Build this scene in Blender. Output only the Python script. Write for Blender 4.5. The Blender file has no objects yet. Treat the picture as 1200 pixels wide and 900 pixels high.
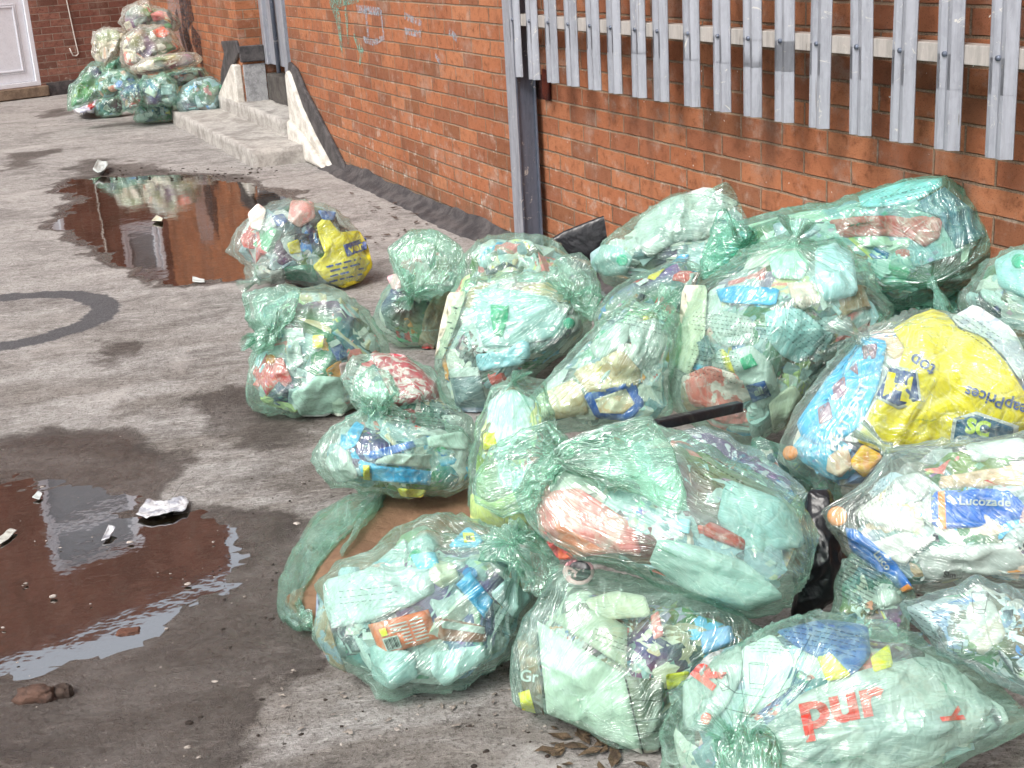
import bpy, bmesh, math, random
import numpy as np
from mathutils import Vector, Matrix
from mathutils.bvhtree import BVHTree
random.seed(7); RNG=np.random.default_rng(7)
S=bpy.context.scene; C=S.collection; R=math.radians
# ---------------------------------------------------------------- camera, world, sun, exposure
H=1.5; F=1580.98
_dn=np.array([280.,-4750.,-F]); _dn/=np.linalg.norm(_dn); UP=-_dn
_f=np.array([0,0,-1.]); FY=_f-UP*_f.dot(UP); FY/=np.linalg.norm(FY); RX=np.cross(FY,UP)
M3=np.array([RX,FY,UP])
cd=bpy.data.cameras.new('camera'); cam=bpy.data.objects.new('camera',cd); C.objects.link(cam)
cd.sensor_width=36; cd.lens=F/1200*36; cd.clip_start=.05; cd.clip_end=500
cam.matrix_world=Matrix([[*M3[0],0],[*M3[1],0],[*M3[2],H],[0,0,0,1]]); S.camera=cam
w=bpy.data.worlds.new('World'); S.world=w; w.use_nodes=True; nt=w.node_tree; nt.nodes.clear()
sky=nt.nodes.new('ShaderNodeTexSky'); sky.sky_type='NISHITA'; sky.sun_disc=False
SUN_EL,SUN_AZ=R(48),R(215)          # azimuth measured clockwise from +Y
sky.sun_elevation=SUN_EL; sky.sun_rotation=SUN_AZ; sky.dust_density=4; sky.air_density=1.0; sky.ozone_density=1.0
hs=nt.nodes.new('ShaderNodeHueSaturation'); hs.inputs['Saturation'].default_value=.28
bg=nt.nodes.new('ShaderNodeBackground'); bg.inputs[1].default_value=.15
wo=nt.nodes.new('ShaderNodeOutputWorld')
nt.links.new(sky.outputs[0],hs.inputs['Color']); nt.links.new(hs.outputs[0],bg.inputs[0]); nt.links.new(bg.outputs[0],wo.inputs[0])
sl=bpy.data.lights.new('sun','SUN'); sl.energy=1.3; sl.angle=R(20); sl.color=(1,.96,.9)
so=bpy.data.objects.new('sun',sl); C.objects.link(so)
sd=Vector((math.sin(SUN_AZ)*math.cos(SUN_EL),math.cos(SUN_AZ)*math.cos(SUN_EL),math.sin(SUN_EL)))
so.rotation_euler=sd.to_track_quat('Z','Y').to_euler()
S.view_settings.view_transform='Standard'; S.view_settings.look='None'; S.view_settings.gamma=1; S.view_settings.exposure=0.70
S.render.engine='CYCLES'
cy=S.cycles; cy.transparent_max_bounces=22; cy.max_bounces=8; cy.diffuse_bounces=2; cy.glossy_bounces=3; cy.transmission_bounces=4
cy.use_denoising=True; cy.use_adaptive_sampling=True; cy.adaptive_threshold=.035; cy.caustics_reflective=False; cy.caustics_refractive=False; cy.sample_clamp_indirect=6
# ---------------------------------------------------------------- projection helpers: photo pixel -> real point
def ray(x,y):
    v=np.array([x-600.,-(y-450.),-F]); v=M3@v; return v/np.linalg.norm(v)
O0=np.array([0,0,H])
def G(x,y,z=0):
    r=ray(x,y); return O0+r*((z-H)/r[2])
WA=G(400,200)[:2]; WD=np.array([.3827,-.9239]); WN=np.array([.9239,.3827])
def W(s,o,z): return np.array([*(WA+WD*s-WN*o),z])
def wallhit(x,y,o=0):
    r=ray(x,y); return O0+r*((WA.dot(WN)-o)/r[:2].dot(WN))
def wall_so(x,y,o=0):
    P=wallhit(x,y,o); return float((P[:2]-WA).dot(WD)),float(P[2])
BA=G(61,112)[:2]; BD=np.array([.76575,.64314]); BN=np.array([.64314,-.76575])
def B(u,o,z): return np.array([*(BA+BD*u+BN*o),z])     # back wall: u along, o towards camera
CS=-8.3198; CU=1.24487
# ---------------------------------------------------------------- noise
def _h(i,j,k,s):
    h=(i*374761393+j*668265263+k*2147483647+s*1274126177)&0xffffffff
    h=((h^(h>>13))*1274126177)&0xffffffff; h=h^(h>>16)
    return (h&0xffff)/32767.5-1
def vn(P,s=0):
    P=np.asarray(P,float); I=np.floor(P).astype(np.int64); f=P-I; f=f*f*(3-2*f)
    x,y,z=I[...,0],I[...,1],I[...,2]; a,b,c=f[...,0],f[...,1],f[...,2]
    def L(p,q,t): return p+(q-p)*t
    return L(L(L(_h(x,y,z,s),_h(x+1,y,z,s),a),L(_h(x,y+1,z,s),_h(x+1,y+1,z,s),a),b),
             L(L(_h(x,y,z+1,s),_h(x+1,y,z+1,s),a),L(_h(x,y+1,z+1,s),_h(x+1,y+1,z+1,s),a),b),c)
def ridge(P,s=0): return 1-2*np.abs(vn(P,s))
# ---------------------------------------------------------------- object helpers
def tag(o,label=None,cat=None,group=None,kind=None):
    if label: o['label']=label
    if cat: o['category']=cat
    if group: o['group']=group
    if kind: o['kind']=kind
    return o
def empty(name,loc):
    o=bpy.data.objects.new(name,None); C.objects.link(o); o.location=Vector([float(t) for t in loc]); o.empty_display_size=.1; return o
def mk(name,V,Fc,mat,parent=None,smooth=True,loc=None,attrs=None,uv=None):
    """world-space verts -> object whose origin is its own base (or its parent's)"""
    V=np.asarray(V,float)
    if parent is not None: base=ORG[parent.name]
    elif loc is not None: base=np.asarray(loc,float)
    else: base=np.array([(V[:,0].min()+V[:,0].max())/2,(V[:,1].min()+V[:,1].max())/2,V[:,2].min()])
    me=bpy.data.meshes.new(name); me.from_pydata((V-base).tolist(),[],[list(map(int,f)) for f in Fc])
    if smooth: me.polygons.foreach_set('use_smooth',[True]*len(me.polygons))
    if attrs:
        for k,(t,a) in attrs.items():
            at=me.attributes.new(k,t,'POINT'); at.data.foreach_set('value' if t=='FLOAT' else ('color' if t=='FLOAT_COLOR' else 'vector'),np.asarray(a,float).ravel())
    if uv is not None:
        ul=me.uv_layers.new(name='UVMap'); li=np.empty(len(me.loops),int); me.loops.foreach_get('vertex_index',li)
        ul.data.foreach_set('uv',np.asarray(uv,float)[li].ravel())
    if isinstance(mat,(list,tuple)):
        for m in mat: me.materials.append(m)
    else: me.materials.append(mat)
    o=bpy.data.objects.new(name,me); C.objects.link(o)
    ORG[o.name]=base
    if parent is not None:
        o.parent=parent; 
        pb=np.array(parent.location) if parent.parent is None else ORG[parent.name]
        # children share the parent's origin
    else: o.location=Vector(base.tolist())
    return o
ORG={}
def root(name,loc,*a,**k):
    o=empty(name,loc); ORG[o.name]=np.array([float(t) for t in loc]); tag(o,*a,**k); bpy.context.view_layer.update(); return o
class MB:
    def __init__(s): s.V=[]; s.F=[]
    def add(s,V,Fc):
        n=len(s.V); s.V+= [tuple(map(float,v)) for v in V]; s.F+=[tuple(int(i)+n for i in f) for f in Fc]; return s
    def box(s,fr,a,b):   # fr maps (x,y,z)->world
        V=[fr(x,y,z) for z in (a[2],b[2]) for y in (a[1],b[1]) for x in (a[0],b[0])]
        return s.add(V,[(0,2,3,1),(4,5,7,6),(0,1,5,4),(2,6,7,3),(0,4,6,2),(1,3,7,5)])
    def prism(s,pts,off):  # pts: 3d polygon, off vector
        n=len(pts); V=list(pts)+[np.asarray(p)+off for p in pts]
        return s.add(V,[tuple(range(n)),tuple(range(2*n-1,n-1,-1))]+[(i,i+n,(i+1)%n+n,(i+1)%n) for i in range(n)])
    def tube(s,pts,r,n=8,cap=True):
        P=[np.asarray(p,float) for p in pts]; rr=r if isinstance(r,(list,tuple)) else [r]*len(P); base=len(s.V)
        up=None
        for i,p in enumerate(P):
            t=(P[min(i+1,len(P)-1)]-P[max(i-1,0)]); t/=np.linalg.norm(t)+1e-9
            if up is None: up=np.cross(t,[0,0,1.]) if abs(t[2])<.9 else np.cross(t,[1.,0,0])
            a=up-t*up.dot(t); a/=np.linalg.norm(a)+1e-9; up=a; b=np.cross(t,a)
            for k in range(n):
                q=2*math.pi*k/n; s.V.append(tuple((p+rr[i]*(math.cos(q)*a+math.sin(q)*b)).tolist()))
        for i in range(len(P)-1):
            for k in range(n): s.F.append((base+i*n+k,base+i*n+(k+1)%n,base+(i+1)*n+(k+1)%n,base+(i+1)*n+k))
        if cap: s.F.append(tuple(base+k for k in range(n))[::-1]); s.F.append(tuple(base+(len(P)-1)*n+k for k in range(n)))
        return s
    def lathe(s,prof,n=20,sq=0):  # prof: (r,z) local, returns in local coordinates
        base=len(s.V)
        for r,z in prof:
            for k in range(n):
                q=2*math.pi*k/n; c,d=math.cos(q),math.sin(q)
                m=(abs(c)**(2+sq)+abs(d)**(2+sq))**(-1/(2+sq)) if sq else 1
                s.V.append((r*c*m,r*d*m,z))
        for i in range(len(prof)-1):
            for k in range(n): s.F.append((base+i*n+k,base+i*n+(k+1)%n,base+(i+1)*n+(k+1)%n,base+(i+1)*n+k))
        s.F.append(tuple(base+k for k in range(n))[::-1]); s.F.append(tuple(base+(len(prof)-1)*n+k for k in range(n)))
        return s
    def xf(s,fr): s.V=[tuple(np.asarray(fr(*v),float).tolist()) for v in s.V]; return s
    def build(s,name,mat,parent=None,smooth=False,**k): return mk(name,s.V,s.F,mat,parent,smooth,**k)
def bev(o,wd=.003,seg=2):
    m=o.modifiers.new('b','BEVEL'); m.width=wd; m.segments=seg; m.limit_method='ANGLE'; m.angle_limit=R(40); return o
# ---------------------------------------------------------------- materials
class N:
    def __init__(s,name):
        s.m=bpy.data.materials.new(name); s.m.use_nodes=True; s.t=s.m.node_tree; s.t.nodes.clear(); s.out=s.n('OutputMaterial')
    def n(s,typ,**k):
        q=s.t.nodes.new('ShaderNode'+typ)
        for a,b in k.items():
            if a in ('i',):
                for kk,vv in b.items(): s.set(q.inputs[kk],vv)
            else: setattr(q,a,b)
        return q
    def set(s,inp,v):
        if hasattr(v,'is_output') or isinstance(v,bpy.types.NodeSocket): s.t.links.new(v,inp)
        else:
            if isinstance(v,(tuple,list)) and len(v)==3 and inp.type=='RGBA': v=(*v,1)
            inp.default_value=v
    def math(s,op,a,b=0,clamp=False):
        q=s.n('Math',operation=op,use_clamp=clamp); s.set(q.inputs[0],a); s.set(q.inputs[1],b); return q.outputs[0]
    def mix(s,f,a,b,blend='MIX'):
        q=s.n('Mix',data_type='RGBA',blend_type=blend); s.set(q.inputs[0],f); s.set(q.inputs[6],a); s.set(q.inputs[7],b); return q.outputs[2]
    def noise(s,vec=None,scale=5,detail=4,rough=.55,dist=0,out=0):
        q=s.n('TexNoise'); 
        if vec is not None: s.set(q.inputs['Vector'],vec)
        q.inputs['Scale'].default_value=scale; q.inputs['Detail'].default_value=detail; q.inputs['Roughness'].default_value=rough; q.inputs['Distortion'].default_value=dist
        return q.outputs[out]
    def ramp(s,f,stops):
        q=s.n('ValToRGB'); s.set(q.inputs[0],f); e=q.color_ramp.elements
        while len(e)<len(stops): e.new(.5)
        for el,(p,c) in zip(e,stops): el.position=p; el.color=(*c,1) if len(c)==3 else c
        return q.outputs[0]
    def rng(s,v,a,b,c=0,d=1,smooth=True):
        q=s.n('MapRange'); q.interpolation_type='SMOOTHSTEP' if smooth else 'LINEAR'
        s.set(q.inputs[0],v); 
        for i,x in zip((1,2,3,4),(a,b,c,d)): s.set(q.inputs[i],x)
        return q.outputs[0]
    def mapv(s,vec,scale=(1,1,1),rot=(0,0,0),loc=(0,0,0)):
        q=s.n('Mapping'); s.set(q.inputs[0],vec); q.inputs['Scale'].default_value=scale; q.inputs['Rotation'].default_value=rot; q.inputs['Location'].default_value=loc; return q.outputs[0]
    def bump(s,h,st=.3,dist=.01,nrm=None):
        q=s.n('Bump'); s.set(q.inputs['Height'],h); q.inputs['Strength'].default_value=st; q.inputs['Distance'].default_value=dist
        if nrm is not None: s.set(q.inputs['Normal'],nrm)
        return q.outputs[0]
    def pbr(s,col,rough=.6,metal=0,nrm=None,spec=.5,**k):
        q=s.n('BsdfPrincipled'); s.set(q.inputs['Base Color'],col); s.set(q.inputs['Roughness'],rough); s.set(q.inputs['Metallic'],metal); s.set(q.inputs['Specular IOR Level'],spec)
        if nrm is not None: s.set(q.inputs['Normal'],nrm)
        for a,b in k.items(): s.set(q.inputs[a],b)
        s.t.links.new(q.outputs[0],s.out.inputs[0]); return s.m
    def attr(s,name,o='Fac'): return s.n('Attribute',attribute_name=name).outputs[o]
def rgb(r,g,b):   # sRGB 0-255 -> linear
    f=lambda c:(c/255/12.92 if c/255<=.04045 else ((c/255+.055)/1.055)**2.4)
    return (f(r),f(g),f(b))
_pc={}
def paint(c,rough=.5,wear=.12,metal=0):
    key=(tuple(round(x,3) for x in c),rough,wear,metal)
    if key in _pc: return _pc[key]
    n=N('surface'); tc=n.n('TexCoord').outputs['Object']
    f=n.rng(n.noise(tc,14,6,.65),.35,.7); g=n.noise(tc,60,3)
    d=tuple(x*(1-wear*2.2) for x in c)
    col=n.mix(f,c,d); 
    _pc[key]=n.pbr(col,n.rng(g,.3,.7,rough*.8,min(1,rough*1.25)),metal,n.bump(n.math('ADD',g,f),.15,.003)); return _pc[key]
def brick_mat(name,ca,cb,cc,mortar,eff,bw=.25,bh=.0785,grime=1.0):
    n=N(name); uv=n.n('UVMap',uv_map='UVMap').outputs[0]
    wob=n.noise(uv,7,3,.5,0,1); uvw=n.n('VectorMath',operation='MULTIPLY_ADD'); n.set(uvw.inputs[0],wob); uvw.inputs[1].default_value=(.008,.008,0); n.set(uvw.inputs[2],uv)
    b=n.n('TexBrick',offset=.5,offset_frequency=2,squash=1,squash_frequency=2); n.set(b.inputs['Vector'],uvw.outputs[0])
    b.inputs['Scale'].default_value=1; b.inputs['Mortar Size'].default_value=.0062; b.inputs['Mortar Smooth'].default_value=.6; b.inputs['Bias'].default_value=0
    b.inputs['Brick Width'].default_value=bw; b.inputs['Row Height'].default_value=bh
    b.inputs['Color1'].default_value=(0,0,0,1); b.inputs['Color2'].default_value=(1,1,1,1); b.inputs['Mortar'].default_value=(.5,.5,.5,1)
    base=n.ramp(b.outputs['Color'],[(0,ca),(.45,cb),(.8,cc),(1,tuple(x*.55 for x in ca))])
    big=n.noise(uv,1.1,4,.6); md=n.noise(uv,22,6,.7); fn=n.noise(uv,150,4,.7)
    base=n.mix(n.rng(md,.45,.75),base,tuple(x*.5 for x in cb)); base=n.mix(n.math('MULTIPLY',n.rng(n.noise(uv,4.5,5,.7),.5,.66),.35),base,(.36,.27,.22))
    pit=n.rng(n.noise(uv,230,2,.6),.60,.68); base=n.mix(n.math('MULTIPLY',pit,.7),base,(.05,.015,.008))
    base=n.mix(n.rng(big,.4,.75,0,.45),base,n.mix(1,base,(.55,.42,.36),'MULTIPLY'))
    mo=n.mix(n.rng(n.noise(uv,3,4,.6),.35,.65),mortar,tuple(x*.5 for x in mortar))
    mo=n.mix(n.math('MULTIPLY',n.rng(fn,.4,.6),.5),mo,tuple(min(1,x*1.5) for x in mortar))
    col=n.mix(b.outputs['Fac'],base,mo)
    # lime bloom, strongest low down and on joints
    sep=n.n('SeparateXYZ'); n.set(sep.inputs[0],uv)
    low=n.rng(sep.outputs[1],.02,.75,1,.0)
    ef=n.math('MULTIPLY',n.rng(n.noise(uv,9,7,.75),.54,.66),n.math('ADD',n.math('MULTIPLY',low,1.1),eff))
    ef=n.math('MULTIPLY',ef,n.math('ADD',n.math('MULTIPLY',b.outputs['Fac'],.8),.35),True)
    col=n.mix(ef,col,(.62,.56,.48))
    gr=n.math('MULTIPLY',n.rng(sep.outputs[1],.0,.28,1,0),n.rng(n.noise(uv,5,5,.7),.3,.65))
    col=n.mix(n.math('MULTIPLY',gr,.65*grime),col,(.11,.10,.07))
    st=n.rng(n.noise(n.mapv(uv,(6,.7,1)),1,5,.6),.52,.72,0,.35); col=n.mix(st,col,(.09,.05,.035))
    sp=n.rng(n.noise(uv,55,2,.5),.745,.77); col=n.mix(sp,col,(.75,.72,.66))
    h=n.math('ADD',n.math('MULTIPLY',b.outputs['Fac'],-1.0),n.math('ADD',n.math('MULTIPLY',md,.5),n.math('MULTIPLY',fn,.35)))
    return n.pbr(col,.88,0,n.bump(h,.8,.007),.25)
M={}
M['brick']=brick_mat('red_brick',rgb(180,120,86),rgb(168,106,74),rgb(146,94,70),rgb(140,118,98),.26)
M['brick_far']=brick_mat('brown_brick',rgb(150,106,92),rgb(136,92,80),rgb(118,80,70),rgb(146,128,116),.05,grime=.4)
M['upvc']=paint(rgb(226,228,236),.3,.03)
M['galv']=None
def galv(name,c):
    n=N(name); tc=n.n('TexCoord').outputs['Object']
    v=n.n('TexVoronoi',feature='F1'); n.set(v.inputs['Vector'],n.mapv(tc,(1,1,.6))); v.inputs['Scale'].default_value=70
    a=n.rng(n.noise(n.mapv(tc,(9,9,1.2)),2.5,6,.7),.35,.7)
    col=n.mix(a,c,tuple(x*.62 for x in c)); col=n.mix(n.math('MULTIPLY',v.outputs['Color'],.18),col,tuple(min(1,x*1.4) for x in c))
    wr=n.rng(n.noise(tc,16,5,.75,1.5),.6,.68); col=n.mix(n.math('MULTIPLY',wr,.75),col,rgb(214,210,200))
    dr=n.rng(n.noise(n.mapv(tc,(14,14,1)),4,4,.6,.5),.66,.72); col=n.mix(n.math('MULTIPLY',dr,.75),col,rgb(110,104,96))
    return n.pbr(col,n.rng(a,0,1,.42,.6),.35,n.bump(a,.2,.002),.5)
M['galv']=galv('galvanised_steel',rgb(166,169,178)); M['galv_dark']=galv('dull_galvanised_steel',rgb(104,112,128)); M['rail']=galv('pale_galvanised_rail',rgb(196,190,184))
def conc(name,a,b,sc=6,mott=.5,rough=.85):
    n=N(name); tc=n.n('TexCoord').outputs['Object']; x=n.noise(tc,sc,8,.7); y=n.noise(tc,sc*9,5,.7)
    col=n.mix(n.rng(x,.38,.64),a,b); col=n.mix(n.math('MULTIPLY',n.rng(y,.45,.7),mott),col,tuple(t*.6 for t in b))
    return n.pbr(col,rough,0,n.bump(n.math('ADD',x,n.math('MULTIPLY',y,.5)),.6,.012),.3)
M['step']=conc('grey_step_concrete',rgb(186,182,176),rgb(146,141,136))
M['render']=conc('white_painted_render',rgb(222,218,210),rgb(186,180,170),9,.3)
M['bitumen']=conc('black_bitumen',rgb(58,56,58),rgb(92,88,88),12,.5,.6)
M['dark_conc']=conc('dark_threshold_concrete',rgb(92,88,84),rgb(66,62,60),8,.5)
M['grey_render']=conc('grey_render',rgb(170,170,172),rgb(132,132,134),14,.5)
M['timber']=conc('weathered_sill',rgb(142,122,104),rgb(108,92,78),8,.4)
M['rust']=conc('rust',rgb(96,40,26),rgb(54,22,18),20,.5)
# ---------------------------------------------------------------- floor
def sdpoly(P,poly):
    poly=np.asarray(poly); d=np.full(len(P),1e9); ins=np.zeros(len(P),bool)
    for i in range(len(poly)):
        a=poly[i]; b=poly[(i+1)%len(poly)]; e=b-a; w_=P-a; t=np.clip((w_@e)/(e@e),0,1); d=np.minimum(d,np.hypot(*(w_-t[:,None]*e).T))
        c=((a[1]<=P[:,1])&(b[1]>P[:,1]))|((b[1]<=P[:,1])&(a[1]>P[:,1]))
        with np.errstate(divide='ignore',invalid='ignore'): xi=a[0]+(P[:,1]-a[1])/(b[1]-a[1])*(b[0]-a[0])
        ins^=c&(P[:,0]<xi)
    return np.where(ins,-d,d)
def gp(px): return np.array([G(*p)[:2] for p in px])
PUD1=gp([(64,222),(80,208),(130,206),(210,204),(290,214),(335,226),(345,280),(300,326),(240,334),(180,336),(152,324),(130,306),(100,286),(76,258)])
PUD2=gp([(-120,556),(0,566),(60,574),(140,592),(212,606),(256,630),(262,662),(248,690),(192,706),(214,728),(196,752),(150,776),(96,790),(40,800),(-20,812),(-160,830)])
WET=gp([(-200,500),(20,508),(110,512),(170,534),(196,560),(222,590),(300,612),(322,650),(346,700),(352,740),(318,790),(268,830),(232,880),(180,960),(-300,1000)])
WETS=[gp([(250,470),(275,455),(330,480),(390,490),(380,520),(300,530),(255,510)]),
      gp([(98,430),(120,402),(160,400),(176,408),(150,432),(110,440)]),gp([(60,200),(100,185),(190,192),(250,202),(300,206),(330,222),(60,222)]),
      gp([(300,390),(300,520),(380,560),(360,620),(640,860),(900,940),(1200,900),(1200,500),(500,400)]),
      gp([(230,600),(330,610),(345,720),(420,850),(360,830),(300,740)]),gp([(0,180),(60,176),(52,196),(0,202)]),gp([(46,130),(84,124),(78,134),(50,138)]),
      gp([(0,660),(0,560),(200,600),(330,700),(230,760)])]
def grid(x0,x1,y0,y1,st):
    xs=np.arange(x0,x1+st/2,st); ys=np.arange(y0,y1+st/2,st); X,Y=np.meshgrid(xs,ys); n=len(xs)
    idx=np.arange(len(xs)*len(ys)).reshape(len(ys),n)
    Fq=np.stack([idx[:-1,:-1],idx[:-1,1:],idx[1:,1:],idx[1:,:-1]],-1).reshape(-1,4)
    return np.stack([X.ravel(),Y.ravel()],1),Fq
# graded spacing: fine near, coarse far, one sheet
xs=np.unique(np.round(np.concatenate([np.arange(-60,-5,5),np.arange(-5,3.2,.028),np.arange(3.2,60,5)]),4))
ys=np.unique(np.round(np.concatenate([np.arange(-40,1.6,3),np.arange(1.6,4.5,.024),np.arange(4.5,13,.05),np.arange(13,19,.2),np.arange(19,90,6)]),4))
X,Y=np.meshgrid(xs,ys); P=np.stack([X.ravel(),Y.ravel()],1); idx=np.arange(P.shape[0]).reshape(len(ys),len(xs))
FQ=np.stack([idx[:-1,:-1],idx[:-1,1:],idx[1:,1:],idx[1:,:-1]],-1).reshape(-1,4)
P3=np.column_stack([P,np.zeros(len(P))])
nz=lambda sc,s,ax=(1,1): vn(P3*np.array([sc*ax[0],sc*ax[1],1]),s)
jit=.10*nz(2.2,3)+.05*nz(7,4)+.025*nz(19,5)+.012*nz(40,6)
d1=sdpoly(P,PUD1)+jit*1.6; d2=sdpoly(P,PUD2)+jit*1.0
sm=lambda v,a,b: np.clip((v-a)/(b-a),0,1)**2*(3-2*np.clip((v-a)/(b-a),0,1))
near=(P[:,0]>-5)&(P[:,0]<3.2)&(P[:,1]>1.6)&(P[:,1]<13)
Z=np.where(near,.0028*nz(3,11)+.0018*nz(11,12)+.0010*nz(31,13),0)
Z-=.012*sm(-d1,-.10,.16)+.0115*sm(-d2,-.22,.26)
Z+=np.where(near,.0016*nz(60,21)+.0010*nz(120,22),0)
wet=np.zeros(len(P))
wet=np.maximum(wet,1-sm(d1,-.02,.14)); wet=np.maximum(wet,1-sm(d2,-.02,.16)); wet=np.maximum(wet,(1-sm(sdpoly(P,WET)+jit*1.3,-.10,.16))*.92)
for i,q in enumerate(WETS): wet=np.maximum(wet,(1-sm(sdpoly(P,q)+jit*1.5,-.10,.14))*(.58 if i not in (3,4) else .22))
def floor_mat():
    n=N('weathered_roof_screed'); tc=n.n('TexCoord').outputs['Object']
    rot=n.mapv(tc,(1,1,1),(0,0,R(-14)))
    st=n.mapv(rot,(1.1,2.3,1))
    a=n.noise(st,.9,8,.66,.5); b=n.noise(st,3.2,9,.76,.35); c=n.noise(rot,18,9,.82,.3); g=n.noise(tc,90,5,.7); gg=n.noise(tc,260,3,.7); e=n.noise(n.mapv(rot,(1,2.4,1)),22,6,.75)
    dry=n.mix(n.rng(c,.36,.64),rgb(177,174,171),rgb(147,142,138))
    dirt=n.rng(n.math('ADD',n.math('MULTIPLY',a,.38),n.math('ADD',n.math('MULTIPLY',b,.38),n.math('MULTIPLY',e,.30))),.50,.62)
    col=n.mix(n.math('MULTIPLY',dirt,.66),dry,rgb(94,89,86))
    v2=n.rng(n.math('ADD',n.math('MULTIPLY',b,.5),n.math('MULTIPLY',e,.5)),.53,.60); col=n.mix(n.math('MULTIPLY',v2,.4),col,rgb(103,98,95))
    col=n.mix(n.math('MULTIPLY',n.rng(g,.50,.63),.6),col,rgb(78,71,67))
    col=n.mix(n.math('MULTIPLY',n.rng(gg,.57,.68),.6),col,rgb(205,198,192))
    col=n.mix(n.math('MULTIPLY',n.rng(e,.58,.70),.5),col,rgb(198,190,184))
    ag=n.n('TexVoronoi',feature='F1'); n.set(ag.inputs['Vector'],tc); ag.inputs['Scale'].default_value=95
    col=n.mix(n.math('MULTIPLY',n.rng(ag.outputs['Distance'],.34,.12),.30),col,n.mix(n.rng(ag.outputs['Color'],.2,.8),n.mix(1,col,(.55,.52,.5),'MULTIPLY'),rgb(188,182,176))); 
    wp=n.rng(n.noise(tc,1.3,6,.7,.4),.54,.64); col=n.mix(n.math('MULTIPLY',wp,.38),col,rgb(196,190,186))
    ck=n.rng(n.math('ABSOLUTE',n.math('SUBTRACT',n.noise(tc,1.1,6,.62,.9),.5)),0,.0022,1,0); col=n.mix(n.math('MULTIPLY',ck,.6),col,rgb(52,46,43))
    # pale laitance scratches
    sc=n.noise(n.mapv(tc,(2,9,1),(0,0,R(-18))),6,6,.7,1.2); col=n.mix(n.math('MULTIPLY',n.rng(sc,.56,.66),.60),col,rgb(212,207,203))
    # near the camera the screed is browner
    sep=n.n('SeparateXYZ'); n.set(sep.inputs[0],tc)
    nearf=n.rng(sep.outputs[1],7.5,3.6,0,1); col=n.mix(n.math('MULTIPLY',nearf,n.rng(n.noise(st,1.6,7,.65,.5),.40,.60)),col,n.mix(1,col,(.63,.60,.57),'MULTIPLY'))
    # bitumen ring
    rc=n.n('VectorMath',operation='SUBTRACT'); n.set(rc.inputs[0],tc); cx=(G(-60,380)); rc.inputs[1].default_value=(RING[0],RING[1],0)
    nn=n.n('VectorMath',operation='MULTIPLY'); n.set(nn.inputs[0],rc.outputs[0]); nn.inputs[1].default_value=(1,1,0)
    ln=n.n('VectorMath',operation='LENGTH'); n.set(ln.inputs[0],nn.outputs[0])
    dd=n.math('ADD',n.math('ABSOLUTE',n.math('SUBTRACT',ln.outputs['Value'],RING[2])),n.math('MULTIPLY',n.math('SUBTRACT',n.noise(tc,9,6,.7),.5),.14))
    rg=n.rng(dd,RING[3]*.8,RING[3]*1.05,1,0); col=n.mix(n.math('MULTIPLY',rg,.93),col,n.mix(n.rng(g,.4,.7),rgb(72,72,76),rgb(98,97,100)))
    wt=n.attr('wet'); wn=n.math('ADD',wt,n.math('MULTIPLY',n.math('SUBTRACT',c,.5),.5)); 
    w1=n.rng(wn,.30,.62)
    wcol=n.mix(1,col,(.34,.31,.295),'MULTIPLY'); wcol=n.mix(.14,wcol,rgb(72,65,61)); wcol=n.mix(n.math('MULTIPLY',n.rng(e,.52,.64),.45),wcol,rgb(120,112,108))
    col=n.mix(w1,col,wcol)
    w2=n.rng(wn,.48,.85)
    ro=n.mix(w2,(.9,)*3,n.mix(n.rng(c,.4,.62),(.10,)*3,(.42,)*3))
    h=n.math('ADD',n.math('MULTIPLY',c,1.0),n.math('ADD',n.math('MULTIPLY',g,.5),n.math('MULTIPLY',gg,.18)))
    return n.pbr(col,ro,0,n.bump(h,.8,.012),n.math('ADD',.35,n.math('MULTIPLY',w2,.35)))
# ring fit from three points of its outer edge
q=[G(0,345)[:2],G(140,366)[:2],G(0,412)[:2]]
Am=np.array([[2*(q[1]-q[0])[0],2*(q[1]-q[0])[1]],[2*(q[2]-q[0])[0],2*(q[2]-q[0])[1]]]); bm=np.array([q[1]@q[1]-q[0]@q[0],q[2]@q[2]-q[0]@q[0]])
rc_=np.linalg.solve(Am,bm); rr_=np.linalg.norm(rc_-q[0]); RING=(float(rc_[0]),float(rc_[1]),float(rr_-.075),.075)
print('RING',RING)
FLOORZ=(xs,ys,Z.reshape(X.shape))
fl=mk('ground',np.column_stack([P,Z]),FQ,floor_mat(),loc=(0,0,0),attrs={'wet':('FLOAT',wet)}); tag(fl,kind='structure')
# water
n=N('puddle_water'); tc=n.n('TexCoord').outputs['Object']
tr=n.n('BsdfTransparent'); n.set(tr.inputs[0],(.36,.32,.24)); gl=n.n('BsdfGlossy'); n.set(gl.inputs[0],(1,1,1)); gl.inputs['Roughness'].default_value=.035
bn=n.bump(n.noise(tc,5,4,.55),.05,.02); n.set(gl.inputs['Normal'],bn)
fr=n.n('Fresnel'); fr.inputs[0].default_value=1.45; n.set(fr.inputs['Normal'],bn)
mx=n.n('MixShader'); n.set(mx.inputs[0],n.math('MULTIPLY',fr.outputs[0],.60,True)); n.set(mx.inputs[1],tr.outputs[0]); n.set(mx.inputs[2],gl.outputs[0]); n.t.links.new(mx.outputs[0],n.out.inputs[0]); WATER=n.m
for poly,lab,zz in ((PUD1,'puddle by the steps',-.0052),(PUD2,'near puddle',-.0052)):
    c=poly.mean(0); pp=c+(poly-c)*1.22
    tag(mk('puddle',[(x,y,zz) for x,y in pp],[tuple(range(len(pp)))],WATER,smooth=False),kind='structure')
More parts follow.
